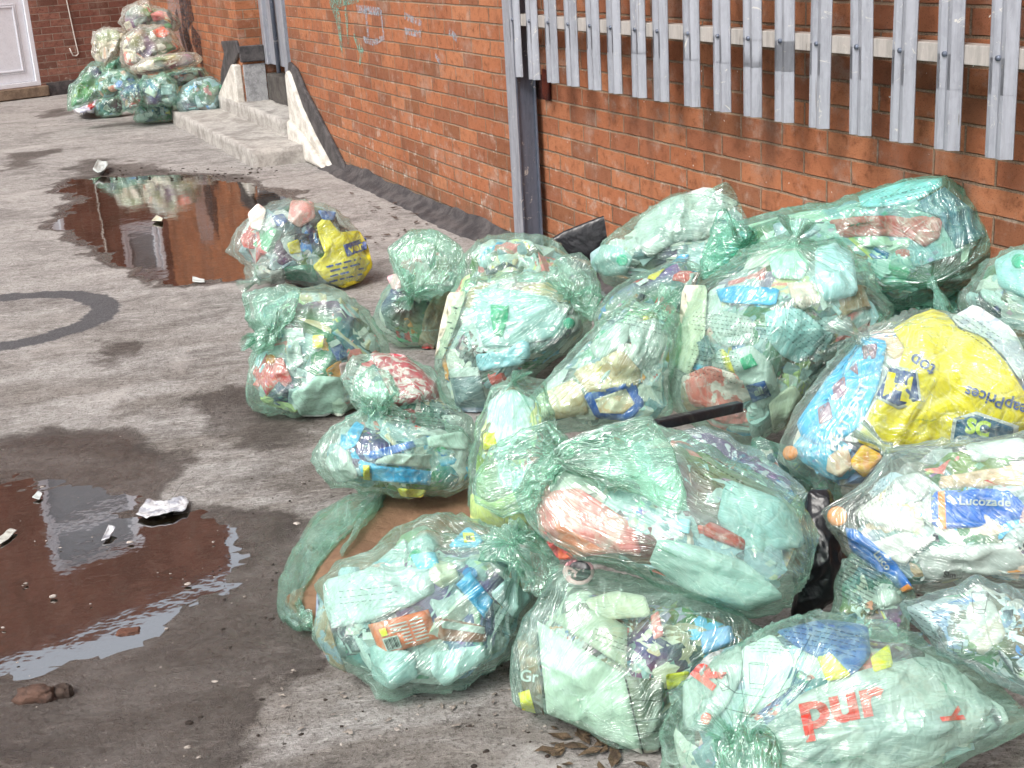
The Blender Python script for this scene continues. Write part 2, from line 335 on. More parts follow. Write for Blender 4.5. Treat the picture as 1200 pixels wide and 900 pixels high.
# ---------------------------------------------------------------- brick walls
def wallquads(name,quads,mat,label,cat,parent=None):
    V=[];Fc=[];UV=[]
    for pts,uvs in quads:
        k=len(V); V+= [tuple(p) for p in pts]; UV+=uvs; Fc.append(tuple(range(k,k+4)))
    o=mk(name,V,Fc,mat,parent,smooth=False,uv=UV)
    if label: tag(o,label,cat)
    return o
def wq(s0,s1,z0,z1,o=0): return ([W(s0,o,z0),W(s1,o,z0),W(s1,o,z1),W(s0,o,z1)],[(s0,z0),(s1,z0),(s1,z1),(s0,z1)])
def wj(s,o0,o1,z0,z1): return ([W(s,o0,z0),W(s,o1,z0),W(s,o1,z1),W(s,o0,z1)],[(s+o0,z0),(s+o1,z0),(s+o1,z1),(s+o0,z1)])
J0,J1,RC,WT=-2.82,-1.10,-.2,5.2
nearwall=wallquads('brick_wall',[wq(CS,J0,-.1,WT),wq(J1,9.5,-.1,WT),wq(J0,J1,2.5,WT),wj(J0,0,-.5,-.1,2.5),wj(J1,-.5,0,-.1,2.5),
    wj(9.5,0,-.5,-.1,WT),([W(CS,0,WT),W(9.5,0,WT),W(9.5,-.5,WT),W(CS,-.5,WT)],[(CS,0),(9.5,0),(9.5,.5),(CS,.5)]),
    ([W(J0,0,2.5),W(J1,0,2.5),W(J1,-.5,2.5),W(J0,-.5,2.5)],[(0,0),(1.7,0),(1.7,.5),(0,.5)]),
    ([W(9.5,-.5,-.1),W(CS,-.5,-.1),W(CS,-.5,WT),W(9.5,-.5,WT)],[(9.5,0),(CS,0),(CS,WT),(9.5,WT)])],M['brick'],
    'long orange red brick wall behind the bags and the palisade fence','brick wall')
def bq(u0,u1,z0,z1,o=0): return ([B(u0,o,z0),B(u1,o,z0),B(u1,o,z1),B(u0,o,z1)],[(u0,z0),(u1,z0),(u1,z1),(u0,z1)])
def bj(u,o0,o1,z0,z1): return ([B(u,o0,z0),B(u,o1,z0),B(u,o1,z1),B(u,o0,z1)],[(u+o0,z0),(u+o1,z0),(u+o1,z1),(u+o0,z1)])
BT=6.9; DR=(-.98,-.10,.13,2.15); WN1=(.60,1.16,1.68,2.42); WN2=(-.97,.27,4.35,5.92)
qs=[]
ucuts=sorted({-12,CU+.25,DR[0],DR[1],WN1[0],WN1[1],WN2[0],WN2[1]}); zc=sorted({-.1,BT,DR[2],DR[3],WN1[2],WN1[3],WN2[2],WN2[3]})
for a,b_ in zip(ucuts,ucuts[1:]):
    for c_,d_ in zip(zc,zc[1:]):
        m_=((a+b_)/2,(c_+d_)/2)
        if any(r[0]<m_[0]<r[1] and r[2]<m_[1]<r[3] for r in (DR,WN1,WN2)): continue
        qs.append(bq(a,b_,c_,d_))
for r in (DR,WN1,WN2):
    qs+=[bj(r[0],0,-.22,r[2],r[3]),bj(r[1],0,-.22,r[2],r[3])]
    for z_ in (r[2],r[3]): qs.append(([B(r[0],0,z_),B(r[1],0,z_),B(r[1],-.22,z_),B(r[0],-.22,z_)],[(r[0],0),(r[1],0),(r[1],.22),(r[0],.22)]))
qs.append(([B(-12,0,BT),B(CU+.25,0,BT),B(CU+.25,-.4,BT),B(-12,-.4,BT)],[(0,0),(12,0),(12,.4),(0,.4)]))
qs.append(([B(-12,-.4,-.1),B(CU+.25,-.4,-.1),B(CU+.25,-.4,BT),B(-12,-.4,BT)],[(0,0),(12,0),(12,7),(0,7)]))
wallquads('brick_building',qs,M['brick_far'],'brown brick rear wall of a building, with the white door and cable','building')
def rect_frame(mb,fr,u0,u1,z0,z1,t,o0,o1):
    mb.box(fr,(u0,o0,z0),(u0+t,o1,z1)); mb.box(fr,(u1-t,o0,z0),(u1,o1,z1)); mb.box(fr,(u0+t,o0,z0),(u1-t,o1,z0+t)); mb.box(fr,(u0+t,o0,z1-t),(u1-t,o1,z1))
glass=paint(rgb(150,154,160),.15,.05)
d=root('door',B((DR[0]+DR[1])/2,0,DR[2]),'white panelled plastic door at the back left corner','door')
m=MB(); rect_frame(m,B,DR[0]+.002,DR[1]-.002,DR[2]+.002,DR[3]-.002,.055,-.10,-.01); bev(m.build('door_frame',M['upvc'],d),.006)
m=MB(); m.box(B,(DR[0]+.06,-.085,DR[2]+.06),(DR[1]-.06,-.04,DR[3]-.06)); rect_frame(m,B,DR[0]+.17,DR[1]-.17,DR[2]+.18,DR[2]+.92,.02,-.04,-.028); rect_frame(m,B,DR[0]+.15,DR[1]-.15,DR[2]+.16,DR[2]+.94,.012,-.04,-.033); rect_frame(m,B,DR[0]+.17,DR[1]-.17,DR[2]+1.05,DR[3]-.2,.02,-.04,-.028)
bev(m.build('door_leaf',M['upvc'],d),.004)
m=MB(); m.box(B,(DR[0]-.03,-.1,DR[2]-.12),(DR[1]+.05,.07,DR[2]-.002)); bev(m.build('door_sill',M['timber'],d),.01)
m=MB(); m.tube([B(DR[0]+.11,-.04,1.15),B(DR[0]+.11,.01,1.15),B(DR[0]+.22,.01,1.15)],.009); m.build('door_handle',M['galv'],d,True)
for r,nm,lab in ((WN1,'window','small white framed window above the far bag pile'),(WN2,'window','wide white framed window high on the rear building')):
    wr=root(nm,B((r[0]+r[1])/2,0,r[2]),lab,'window'); m=MB(); rect_frame(m,B,r[0]+.002,r[1]-.002,r[2]+.002,r[3]-.002,.05,-.1,-.01); rect_frame(m,B,r[0]+.065,r[1]-.065,r[2]+.065,r[3]-.065,.045,-.085,-.03)
    if r is WN2: m.box(B,(r[0]+.11,-.08,5.30),(r[1]-.11,-.028,5.38))
    bev(m.build('window_frame',M['upvc'],wr),.004)
    m=MB(); m.box(B,(r[0]+.11,-.07,r[2]+.11),(r[1]-.11,-.06,r[3]-.11)); m.build('pane',glass,wr)
m=MB(); pts=[(.37,2.05),(.36,1.6),(.355,1.07),(.372,.8),(.39,.55),(.40,.45),(.37,.425),(.33,.43),(.315,.47),(.30,.52)]; m.tube([B(u,.012,z) for u,z in pts],.008,6); tag(m.build('cable',paint(rgb(205,198,190),.5),smooth=True),'thin white cable hooked down the brown brick beside the door','cable')
# black bitumen skirting along the back wall
m=MB()
for a in np.arange(-.06,CU,.1): m.add([B(a,.002,0),B(min(a+.1,CU),.002,0),B(min(a+.1,CU),.035,.0),B(a,.035,0),B(a,.002,.15),B(min(a+.1,CU),.002,.155),B(min(a+.1,CU),.03,.15),B(a,.03,.15)],[(0,1,2,3),(4,7,6,5),(3,2,6,7)])
tag(m.build('skirting',M['bitumen']),'black bitumen skirting at the foot of the brown wall','skirting')
# flashing along the near wall
def flashing(samples,name,mat,label,seed):
    V=[];Fc=[];n_=len(samples[0][1])
    for s_,prof in samples:
        for o_,z_ in prof: V.append(W(s_,o_,z_))
    for i in range(len(samples)-1):
        for k in range(n_-1): Fc.append((i*n_+k,(i+1)*n_+k,(i+1)*n_+k+1,i*n_+k+1))
    return tag(mk(name,V,Fc,mat),label,'flashing')
sam=[]
for s_ in np.arange(-.25,7.4,.04):
    j=vn(np.array([s_*3,0,0]),5)*.03+vn(np.array([s_*12,0,0]),6)*.012; j2=vn(np.array([s_*4,5,0]),7)*.03+vn(np.array([s_*17,5,0]),8)*.014
    sam.append((s_,[(.002,.085+j*.6),(.012,.075+j*.6),(.03,.045+j*.4),(.07,.026+j*.2),(.10+j2*.6,.012),(.12+j2*.6,-.010)]))
flashing(sam,'wall_flashing',M['bitumen'],'lumpy black bitumen flashing along the foot of the orange brick wall',1)
# ---------------------------------------------------------------- steps at the doorway
st=root('concrete_steps',W(-2.2,.2,0),'pair of worn concrete steps with white cheeks below the steel door','steps')
def slab(s0,s1,o0,o1,z0,z1,mat,name,seed):
    nx=max(4,int((s1-s0)/.07)); ny=max(3,int((o1-o0)/.05)); nzz=max(2,int((z1-z0)/.04)); bm=bmesh.new()
    bmesh.ops.create_cube(bm,size=1); bmesh.ops.subdivide_edges(bm,edges=bm.edges[:],cuts=0)
    for ax,c_ in ((0,nx),(1,ny),(2,nzz)):
        for k in range(1,c_):
            co=[0,0,0]; no=[0,0,0]; co[ax]=-.5+k/c_; no[ax]=1
            bmesh.ops.bisect_plane(bm,geom=bm.verts[:]+bm.edges[:]+bm.faces[:],plane_co=co,plane_no=no)
    bm.normal_update(); V=[];bm.verts.index_update()
    L=np.array([v.co[:] for v in bm.verts]); Nn=np.array([v.normal[:] for v in bm.verts])
    D=np.array([s1-s0,o1-o0,z1-z0]); Q=(L+.5)*D+np.array([s0,o0,z0])
    Q+=Nn*(.010*vn(Q*9,seed)+.006*vn(Q*28,seed+1))[:,None]-Nn*.004
    V=[W(*q_) for q_ in Q]; Fc=[[v.index for v in f.verts] for f in bm.faces]; bm.free()
    return mk(name,V,Fc,mat,st,smooth=True)
slab(-3.85,-.58,-.02,.49,-.05,.125,M['step'],'step',3)
slab(-3.9,-1.22,-.22,.085,.05,.245,M['step'],'step',9)
m=MB(); m.prism([W(-1.10,.002,0),W(-.04,.002,0),W(-.14,.002,.05),W(-.45,.002,.20),W(-.75,.002,.38),W(-.98,.002,.60),W(-1.04,.002,.63),W(-1.10,.002,.60)],np.array([*(-WN*.06),0]))
o=m.build('cheek',M['render'],st); bev(o,.02,3)
m=MB(); m.prism([W(-1.02,.05,0),W(-.10,.05,0),W(-.35,.05,.10),W(-.7,.05,.20),W(-1.02,.05,.27)],np.array([*(-WN*.06),0])); o=m.build('cheek',M['render'],st); bev(o,.03,3)
m=MB(); m.prism([W(-3.75,.002,.21),W(-2.84,.002,.21),W(-2.84,.002,.56),W(-2.95,.002,.56)],np.array([*(-WN*.07),0])); bev(m.build('cheek',M['render'],st),.012)
m=MB(); m.box(W,(J0+.02,-.34,.1),(J1-.01,-.2,.47)); bev(m.build('threshold',M['dark_conc'],st),.01)
m=MB(); m.box(W,(J0+.004,-.198,.2),(J0+.022,-.004,.56)); bev(m.build('reveal_render',M['grey_render'],st),.004)
def on_wall_poly(px,o,th,name,mat,parent=None,label=None,cat=None,zadd=0):
    pts=[wallhit(x,y,o) for x,y in px]; m=MB(); m.prism(pts,np.array([*(-WN*th),0])); ob=m.build(name,mat,parent); bev(ob,min(th*.4,.01))
    if label: tag(ob,label,cat)
    return ob
on_wall_poly([(342,72),(350,80),(360,104),(376,134),(392,165),(406,192),(410,203),(398,203),(388,184),(372,155),(356,120),(345,92),(341,84)],.003,.03,'doorway_flashing',M['bitumen'],st)
on_wall_poly([(262,48),(279,47),(283,62),(276,78),(268,112),(262,112),(262,84),(266,62)],.003,.03,'doorway_flashing',M['bitumen'],st)
m=MB(); m.box(W,(J0+.024,-.198,.58),(J0+.045,.02,.72)); bev(m.build('reveal_flashing',M['bitumen'],st),.01)
# steel door and frame in the opening
dr=root('steel_door',W(-1.9,RC,.47),'galvanised steel door frame standing above the dark threshold','steel door')
m=MB(); m.box(W,(J0+.002,-.30,.55),(J0+.11,-.2,2.49)); m.box(W,(J0+.11,-.28,.55),(J0+.70,-.235,2.49)); m.box(W,(J0+.70,-.30,.5),(J0+.80,-.2,2.49)); bev(m.build('door_frame',M['galv'],dr),.006)
m=MB(); m.box(W,(J0+.802,-.27,.5),(J1-.002,-.24,2.49)); m.build('door_leaf',M['galv_dark'],dr)
m=MB(); m.tube([W(J0+.45,-.21,2.4),W(J0+.45,-.21,.50)],.018); m.build('shoot_bolt',M['galv_dark'],dr,True)
P_=wallhit(323,42,-.23); s_=(P_[:2]-WA).dot(WD); m=MB(); m.tube([W(s_,-.24,P_[2]),W(s_,-.222,P_[2])],.034,14); m.build('dark_hole_disc',paint((.012,.012,.014),.6),dr,True)  # near-black disc paints the dark of a hole; nothing is cut
# dark drips and faded graffiti
def wash(name,c,al):
    n=N(name); tc=n.n('TexCoord').outputs['Object']; f=n.math('MULTIPLY',n.rng(n.noise(tc,38,6,.75),.38,.62),al)
    p=n.n('BsdfPrincipled'); n.set(p.inputs['Base Color'],c); p.inputs['Roughness'].default_value=.8; t=n.n('BsdfTransparent'); x=n.n('MixShader'); n.set(x.inputs[0],f); n.set(x.inputs[1],t.outputs[0]); n.set(x.inputs[2],p.outputs[0]); n.t.links.new(x.outputs[0],n.out.inputs[0]); return n.m
def wall_strokes(name,strokes,mat,parent,o=.004):
    m=MB()
    for pts,wd in strokes:
        P=[wallhit(x,y,o) for x,y in pts]; V=[]
        for i,p in enumerate(P):
            t=P[min(i+1,len(P)-1)]-P[max(i-1,0)]; t/=np.linalg.norm(t)+1e-9; b=np.cross(t,[*WN,0]); b/=np.linalg.norm(b)+1e-9; ww=wd[i] if isinstance(wd,(list,tuple)) else wd
            V+=[p+b*ww/2,p-b*ww/2]
        m.add(V,[(2*i,2*i+1,2*i+3,2*i+2) for i in range(len(P)-1)])
    return m.build(name,mat,parent)
wall_strokes('graffiti',[([(388,-6),(396,20),(399,45),(401,66)],[.16,.12,.07,.02]),([(404,-6),(406,25),(408,52)],[.06,.05,.02]),([(414,40),(424,62),(421,76)],[.03,.10,.03]),([(392,2),(420,0)],[.08,.03])],wash('green_spray_paint',rgb(126,176,158),.72),nearwall)
wall_strokes('graffiti',[([(418,10),(446,14)],.05),([(428,8),(432,46)],[.05,.03]),([(446,12),(450,44),(438,50),(426,46)],.04),([(474,18),(494,28),(492,40),(474,36)],.04),([(526,36),(536,46)],.04),([(510,64),(516,74)],.03)],wash('pale_blue_spray_paint',rgb(176,188,200),.6),nearwall,.005)
wall_strokes('soot_drips',[([(222,-6),(214,14),(216,36),(224,60),(232,88),(236,104)],[.5,.42,.26,.2,.16,.08]),([(206,12),(212,40),(220,70)],[.12,.16,.04]),([(224,38),(234,56),(238,84)],[.2,.3,.1])],wash('dark_tar_drips',rgb(44,36,42),.95),nearwall,.006)
wall_strokes('bloom',[([(196,0),(214,22),(222,40)],[1.1,1.2,.4])],wash('lime_bloom',rgb(190,182,184),.5),nearwall,.004)
# ---------------------------------------------------------------- palisade fence
fe=root('palisade_fence',W(5.4,.12,.86),'grey galvanised palisade fence hung in front of the orange brick wall','fence')
OF=.12
def steel_post():
    m=MB(); s0=3.33
    for (a,b_) in (((s0,.125,0),(s0+.10,.134,2.75)),((s0,.034,0),(s0+.10,.043,2.75)),((s0+.046,.043,0),(s0+.054,.125,2.75))): m.box(W,a,b_)
    return bev(m.build('fence_post',M['galv_dark'],fe),.002)
# the post: front flange reads as the light strip at left of the photo
_s,_z=wall_so(603,200,.13); 
def post(s0,o=.134):
    m=MB(); m.box(W,(s0,o-.009,0),(s0+.10,o,2.75)); m.box(W,(s0,o-.10,0),(s0+.10,o-.091,2.75)); m.box(W,(s0+.078,o-.091,0),(s0+.086,o-.009,2.75)); return bev(m.build('fence_post',M['galv_dark'],fe),.002)
P0=wall_so(612,240,.134)[0]-.1
post(P0)
m=MB(); m.box(W,(P0-.002,.1342,0),(P0+.10,.1372,2.75)); m.build('lit_post_face',M['galv'],fe)  # paler steel plate paints the sky light on the front flange
for z0 in (1.116,2.35):
    m=MB(); m.box(W,(P0+.04,OF-.012,z0),(7.9,OF-.005,z0+.05)); m.box(W,(P0+.04,OF-.055,z0+.044),(7.9,OF-.012,z0+.05)); bev(m.build('fence_rail',M['rail'],fe),.002)
pcx=[604,624,646,669.5,695,719.5,748,774.5,810,845.5,881.5,919,962,1009,1060,1112.5,1175.5]
sp=[wall_so(c,23+.077*(c-600),OF)[0] for c in pcx]
while sp[-1]<7.75: sp.append(sp[-1]+.19)
def pale_mesh(tilt,seed,top=2.68,bot=.862):
    w2=.050; dp=.020; th=.0032
    prof=[(-w2,0),(-w2*.82,.004),(-w2*.52,dp),(-w2*.30,dp),(0,dp*.60),(w2*.30,dp),(w2*.52,dp),(w2*.82,.004),(w2,0)]
    prof=[(a,b) for a,b in prof]; back=[(a*.98,b-th) for a,b in prof][::-1]; loop=prof+back; zs=[bot,bot+.25,1.05,1.13,1.4,1.9,2.3,top-.08,top]
    V=[];Fc=[];nl=len(loop)
    for i,z in enumerate(zs):
        bend=.004*vn(np.array([seed*3.1,z*2,0]),3)
        for a,b in loop:
            k=1 if i<len(zs)-1 else .15
            V.append((a*k+tilt*(z-1.1)+bend,b,z-bot))
    for i in range(len(zs)-1):
        for k in range(nl): Fc.append((i*nl+k,i*nl+(k+1)%nl,(i+1)*nl+(k+1)%nl,(i+1)*nl+k))
    h=len(prof)
    for i in (0,len(zs)-1):
        for k in range(h-1): Fc.append((i*nl+k,i*nl+k+1,i*nl+nl-2-k,i*nl+nl-1-k))
    return V,Fc
for i,s_ in enumerate(sp):
    V,Fc=pale_mesh(RNG.normal(0,.006),i,bot=.893+RNG.normal(0,.003))
    Vw=[W(s_+a,OF-.003+b+.002,z+.893) for a,b,z in V]
    p=mk('pale',Vw,Fc,M['galv'],fe,smooth=False)
    m=MB(); m.tube([W(s_,OF+.006,1.142),W(s_,OF+.020,1.142)],.007,8); m.build('bolt',M['galv_dark'],p,True); 
on_wall_poly([(622,84),(645,90),(646,117),(623,113)],.002,.004,'dark_hollow_plate',paint(rgb(60,22,18),.9),fe)  # dark plate paints the shade in the hollow of a missing brick
on_wall_poly([(637,80),(645,84),(646,118),(638,116)],.006,.012,'rust_tone_plate',M['rust'],fe)  # rust-coloured plate, stands for the right edge of the hollow
# ---------------------------------------------------------------- bag material
def film_mat(name,tint,scat,base=.20,knot=.5,wr=.42,rough=.09,tran=None):
    n=N(name); tc=n.n('TexCoord').outputs['Object']; pl=n.attr('pleat','Vector'); den=n.attr('density')
    p1=n.noise(n.mapv(pl,(5,5,1.0)),1.6,2,.55,.4); p2=n.noise(n.mapv(pl,(9,9,.9)),1.5,2,.5,.2)
    c1=n.noise(tc,9,3,.55,1.0); s1=n.noise(n.mapv(tc,(1.0,6,6),(.4,.7,.9)),1.5,2,.5,.5); s2=n.noise(n.mapv(tc,(7,1.1,7),(1.1,.3,.2)),1.6,2,.5,.5); s3=n.noise(n.mapv(tc,(17,17,3.2),(.2,1.2,.5)),1.8,2,.5,.4)
    rd=lambda x,wid: n.math('POWER',n.rng(n.math('ABSOLUTE',n.math('SUBTRACT',x,.5)),0,wid,1,0,False),2.2)
    r1=rd(s1,.035); r2=rd(s2,.035); r3=rd(s3,.03); q1=rd(p1,.075); q2=rd(p2,.08)
    pf=n.math('ADD',n.math('MULTIPLY',den,1.5),.22,True)
    m_a=n.rng(c1,.42,.6); m_b=n.math('SUBTRACT',1,m_a)
    wa=n.math('ADD',n.math('MULTIPLY',r1,m_a),n.math('MULTIPLY',r2,m_b))
    wb=n.math('MULTIPLY',n.math('ADD',q1,n.math('MULTIPLY',q2,.45)),n.math('MULTIPLY',pf,1.25))
    wrk=n.math('ADD',n.math('MULTIPLY',wa,.45),wb)
    h=n.math('ADD',n.math('MULTIPLY',c1,.7),n.math('ADD',n.math('MULTIPLY',wrk,.55),n.math('MULTIPLY',n.math('ADD',s1,s2),1.1)))
    nb=n.bump(h,.8,.012)
    nb2=n.bump(h,.45,.010)
    lw=n.n('LayerWeight'); lw.inputs['Blend'].default_value=.3
    milky=n.rng(n.noise(tc,6,3,.5),.35,.7,-.05,.06)
    f=n.math('ADD',n.math('ADD',base,milky),n.math('ADD',n.math('MULTIPLY',wrk,wr),n.math('ADD',n.math('MULTIPLY',den,knot),n.math('MULTIPLY',lw.outputs['Facing'],.16))),True)
    f=n.math('MINIMUM',f,.93)
    dens_col=n.mix(n.math('MULTIPLY',den,.85,True),scat,tuple(x*y for x,y in zip(scat,tran or (.42,1.0,.72))))
    dens_col=n.mix(n.math('MULTIPLY',wrk,.75,True),dens_col,(.86,1.0,.95))  # wrinkles whitened in the colour as painted bright streaks
    tr=n.n('BsdfTransparent'); n.set(tr.inputs[0],n.mix(n.math('MULTIPLY',den,.8,True),tint,tuple(x**1.6 for x in tint)))
    df=n.n('BsdfDiffuse'); n.set(df.inputs[0],dens_col); n.set(df.inputs['Normal'],nb2)
    tl=n.n('BsdfTranslucent'); n.set(tl.inputs[0],dens_col); n.set(tl.inputs['Normal'],nb2)
    sc=n.n('MixShader'); sc.inputs[0].default_value=.22; n.set(sc.inputs[1],df.outputs[0]); n.set(sc.inputs[2],tl.outputs[0])
    m1=n.n('MixShader'); n.set(m1.inputs[0],f); n.set(m1.inputs[1],tr.outputs[0]); n.set(m1.inputs[2],sc.outputs[0])
    gl=n.n('BsdfGlossy'); gl.inputs['Roughness'].default_value=rough; n.set(gl.inputs['Normal'],nb); n.set(gl.inputs[0],(1,1,1))
    l2=n.n('LayerWeight'); l2.inputs['Blend'].default_value=.5; n.set(l2.inputs['Normal'],nb)
    frs=n.math('ADD',.10,n.math('MULTIPLY',n.math('POWER',l2.outputs['Facing'],4),.38),True)
    m2=n.n('MixShader'); n.set(m2.inputs[0],frs); n.set(m2.inputs[1],m1.outputs[0]); n.set(m2.inputs[2],gl.outputs[0])
    n.t.links.new(m2.outputs[0],n.out.inputs[0]); return n.m
M['film']=film_mat('green_recycling_film',(.82,.965,.90),(.56,.96,.79),base=.055)
M['film_clear']=film_mat('clear_green_film',(.91,.97,.94),(.72,.96,.86),base=.05)
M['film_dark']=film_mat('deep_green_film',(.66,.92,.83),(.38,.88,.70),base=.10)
M['film_white']=film_mat('cream_film',(.93,.92,.82),(.94,.92,.84),base=.16,tran=(.95,.92,.8))
M['film_teal']=film_mat('grey_teal_film',(.80,.92,.91),(.52,.78,.76),base=.10)
# contents: colour comes from the face attribute, print marks from small noise
def contents_mat():
    n=N('packaging'); tc=n.n('TexCoord').outputs['Object']; a=n.attr('col','Color')
    v=n.n('TexVoronoi',feature='F1',distance='CHEBYCHEV'); n.set(v.inputs['Vector'],n.mapv(tc,(1,1.9,1.4),(.5,.7,.3))); v.inputs['Scale'].default_value=36
    pm=n.rng(n.noise(tc,9,3,.5),.5,.6); marks=n.math('MULTIPLY',n.rng(v.outputs['Distance'],.30,.26),n.math('MULTIPLY',pm,.5))
    col=n.mix(marks,a,n.mix(.6,a,v.outputs['Color'])); fine=n.noise(tc,120,3,.7); 
    col=n.mix(n.math('MULTIPLY',n.rng(fine,.5,.65),.22),col,(.22,.2,.2))
    return n.pbr(col,.42,0,n.bump(n.noise(tc,26,5,.65,.7),.55,.008),.5)
M['cont']=contents_mat()
PAL=[((.60,.63,.62),24),((.44,.52,.52),16),((.68,.66,.58),12),((.44,.60,.68),8),((.05,.22,.58),6),((.10,.45,.72),5),((.62,.06,.05),6),((.80,.22,.20),5),((.80,.50,.48),5),
     ((.34,.20,.11),7),((.62,.46,.28),6),((.82,.66,.06),3),((.10,.40,.20),4),((.03,.04,.06),6),((.75,.30,.06),3),((.35,.30,.42),2)]
PW=np.array([p[1] for p in PAL],float); PW/=PW.sum()
def rcol(pal=None):
    if pal is not None and RNG.random()>.30: return np.array(pal[RNG.integers(len(pal))])
    return np.array(PAL[RNG.choice(len(PAL),p=PW)][0])*RNG.uniform(.8,1.08)
class Shape:
    def __init__(s,out,T,knot=None,dist=None,lift=None,seed=1,e=.84,facet=16,cut=.10,bot=None):
        out=np.asarray(out,float); s.seed=seed; rs=np.random.default_rng(seed)
        # centroid of polygon
        x,y=out.T; x2,y2=np.roll(x,-1),np.roll(y,-1); cr=x*y2-x2*y; A=cr.sum()/2
        s.c=np.array([((x+x2)*cr).sum()/(6*A),((y+y2)*cr).sum()/(6*A)])
        rc=ray(*s.c); s.w=-rc; s.u=np.cross([0,0,1.],s.w); s.u/=np.linalg.norm(s.u)
        # keep the frame's up roughly the world's up
        s.v=np.cross(s.w,s.u)
        P2=[]
        for p in out: r=ray(*p); q=r/(r@rc)-rc; P2.append((q@s.u,q@s.v))
        P2=np.array(P2); n=360; th=np.arange(n)/n*2*math.pi; Rr=np.zeros(n)
        for i,t in enumerate(th):
            d=np.array([math.cos(t),math.sin(t)]); best=0
            for a,b in zip(P2,np.roll(P2,-1,0)):
                e_=b-a; den=d[0]*e_[1]-d[1]*e_[0]
                if abs(den)<1e-12: continue
                tt=(a[0]*e_[1]-a[1]*e_[0])/den; ss=(a[0]*d[1]-a[1]*d[0])/den
                if tt>0 and -1e-6<=ss<=1+1e-6: best=max(best,tt)
            Rr[i]=best
        Rr[Rr==0]=Rr[Rr>0].mean()
        k=np.array([1,2,3,2,1.])/9; Rr=np.convolve(np.concatenate([Rr[-2:],Rr,Rr[:2]]),k,'valid'); s.R=Rr; s.e=e
        s.Tr=T                                           # half thickness / mean radius
        s.pl_n=rs.normal(size=(facet,3)); s.pl_n[:,2]=np.abs(s.pl_n[:,2])*.8; s.pl_n/=np.linalg.norm(s.pl_n,axis=1)[:,None]; s.pl_h=rs.uniform(1-cut*1.9,1-cut*.4,facet)
        if knot is not None:
            r=ray(*knot); q=r/(r@rc)-rc; ku,kv=q@s.u,q@s.v; a=math.atan2(kv,ku); rr=min(.999,math.hypot(ku,kv)/s.Rat(a)); sd=rr**(1/e); s.pole=np.array([sd*math.cos(a),sd*math.sin(a),math.sqrt(max(0,1-sd*sd))])
        else: s.pole=rs.normal(size=3); s.pole[2]=-abs(s.pole[2])
        s.pole/=np.linalg.norm(s.pole); s.hasknot=knot is not None
        t=np.cross(s.pole,[.3,.9,.1]); t/=np.linalg.norm(t); s.t1=t; s.t2=np.cross(s.pole,t)
        s.dist=1.0
        if dist is None:
            D=s.dirs(24,24); z=[(s.unit(D)@np.array([s.u,s.v,s.w]))[:,2].min()+rc[2]][0]
            s.dist=(H+(.03 if lift is None else -lift))/-z
        else: s.dist=dist
        s.O=O0+rc*s.dist; s.rm=s.R.mean()*s.dist
    def Rat(s,a):
        x=(np.asarray(a)%(2*math.pi))/(2*math.pi)*360; i=np.floor(x).astype(int)%360; f=x-np.floor(x); return s.R[i]*(1-f)+s.R[(i+1)%360]*f
    def dirs(s,ni,nj):
        ph=np.linspace(0,1,ni)**1.25*math.pi; ph[0]=.004; ph[-1]=math.pi-.004; th=np.arange(nj)/nj*2*math.pi
        PH,TH=np.meshgrid(ph,th,indexing='ij'); s.PH,s.TH=PH.ravel(),TH.ravel()
        return (np.cos(s.PH)[:,None]*s.pole+np.sin(s.PH)[:,None]*(np.cos(s.TH)[:,None]*s.t1+np.sin(s.TH)[:,None]*s.t2))
    def unit(s,D):
        """direction on unit sphere -> position in (u,v,w) at unit distance"""
        sxy=np.hypot(D[:,0],D[:,1]); a=np.arctan2(D[:,1],D[:,0]); Rr=s.Rat(a)
        blend=np.clip(sxy/.5,0,1); Rm=Rr*blend+s.R.mean()*(1-blend)     # avoid a spike pattern in the middle
        rad=Rr*sxy**s.e; rad=np.where(sxy<.35,Rm*sxy**s.e,rad)
        wz=np.sign(D[:,2])*np.abs(D[:,2])**.85*s.R.mean()*s.Tr
        dd=D@s.pl_n.T; q=s.pl_h/np.maximum(dd,1e-3); q=np.minimum(q,3); k=42
        r=-np.log(np.exp(-k*q).sum(1)+math.exp(-k))/k; r=np.clip(r,.7,1)
        r=1-(1-r)*np.clip(.12+np.abs(D[:,2]),0,1)
        return np.column_stack([rad*np.cos(a)*r,rad*np.sin(a)*r,wz*r])
    def fac(s,D):
        dd=D@s.pl_n.T; q=np.minimum(s.pl_h/np.maximum(dd,1e-3),3); r=np.clip(-np.log(np.exp(-42*q).sum(1)+math.exp(-42))/42,.7,1); return 1-(1-r)*np.clip(.12+np.abs(D[:,2]),0,1)
    def clamp(s,P,lim=.90):
        L=(P-s.O)@np.array([s.u,s.v,s.w]).T/s.dist; a=np.arctan2(L[:,1],L[:,0]); x=(np.hypot(L[:,0],L[:,1])/s.Rat(a))**(1/s.e); y=(np.abs(L[:,2])/(s.R.mean()*s.Tr))**(1/.85)
        nm=np.hypot(x,y)+1e-9; D=np.column_stack([x*np.cos(a),x*np.sin(a),y*np.sign(L[:,2])])/nm[:,None]; lm=lim*s.fac(D)**1.2
        k=np.where(nm>lm,(lm/nm)**.87,1); return s.O+(P-s.O)*k[:,None]
    def pos(s,D,f=1.0): return s.O+(s.unit(D)*s.dist*f)@np.array([s.u,s.v,s.w])
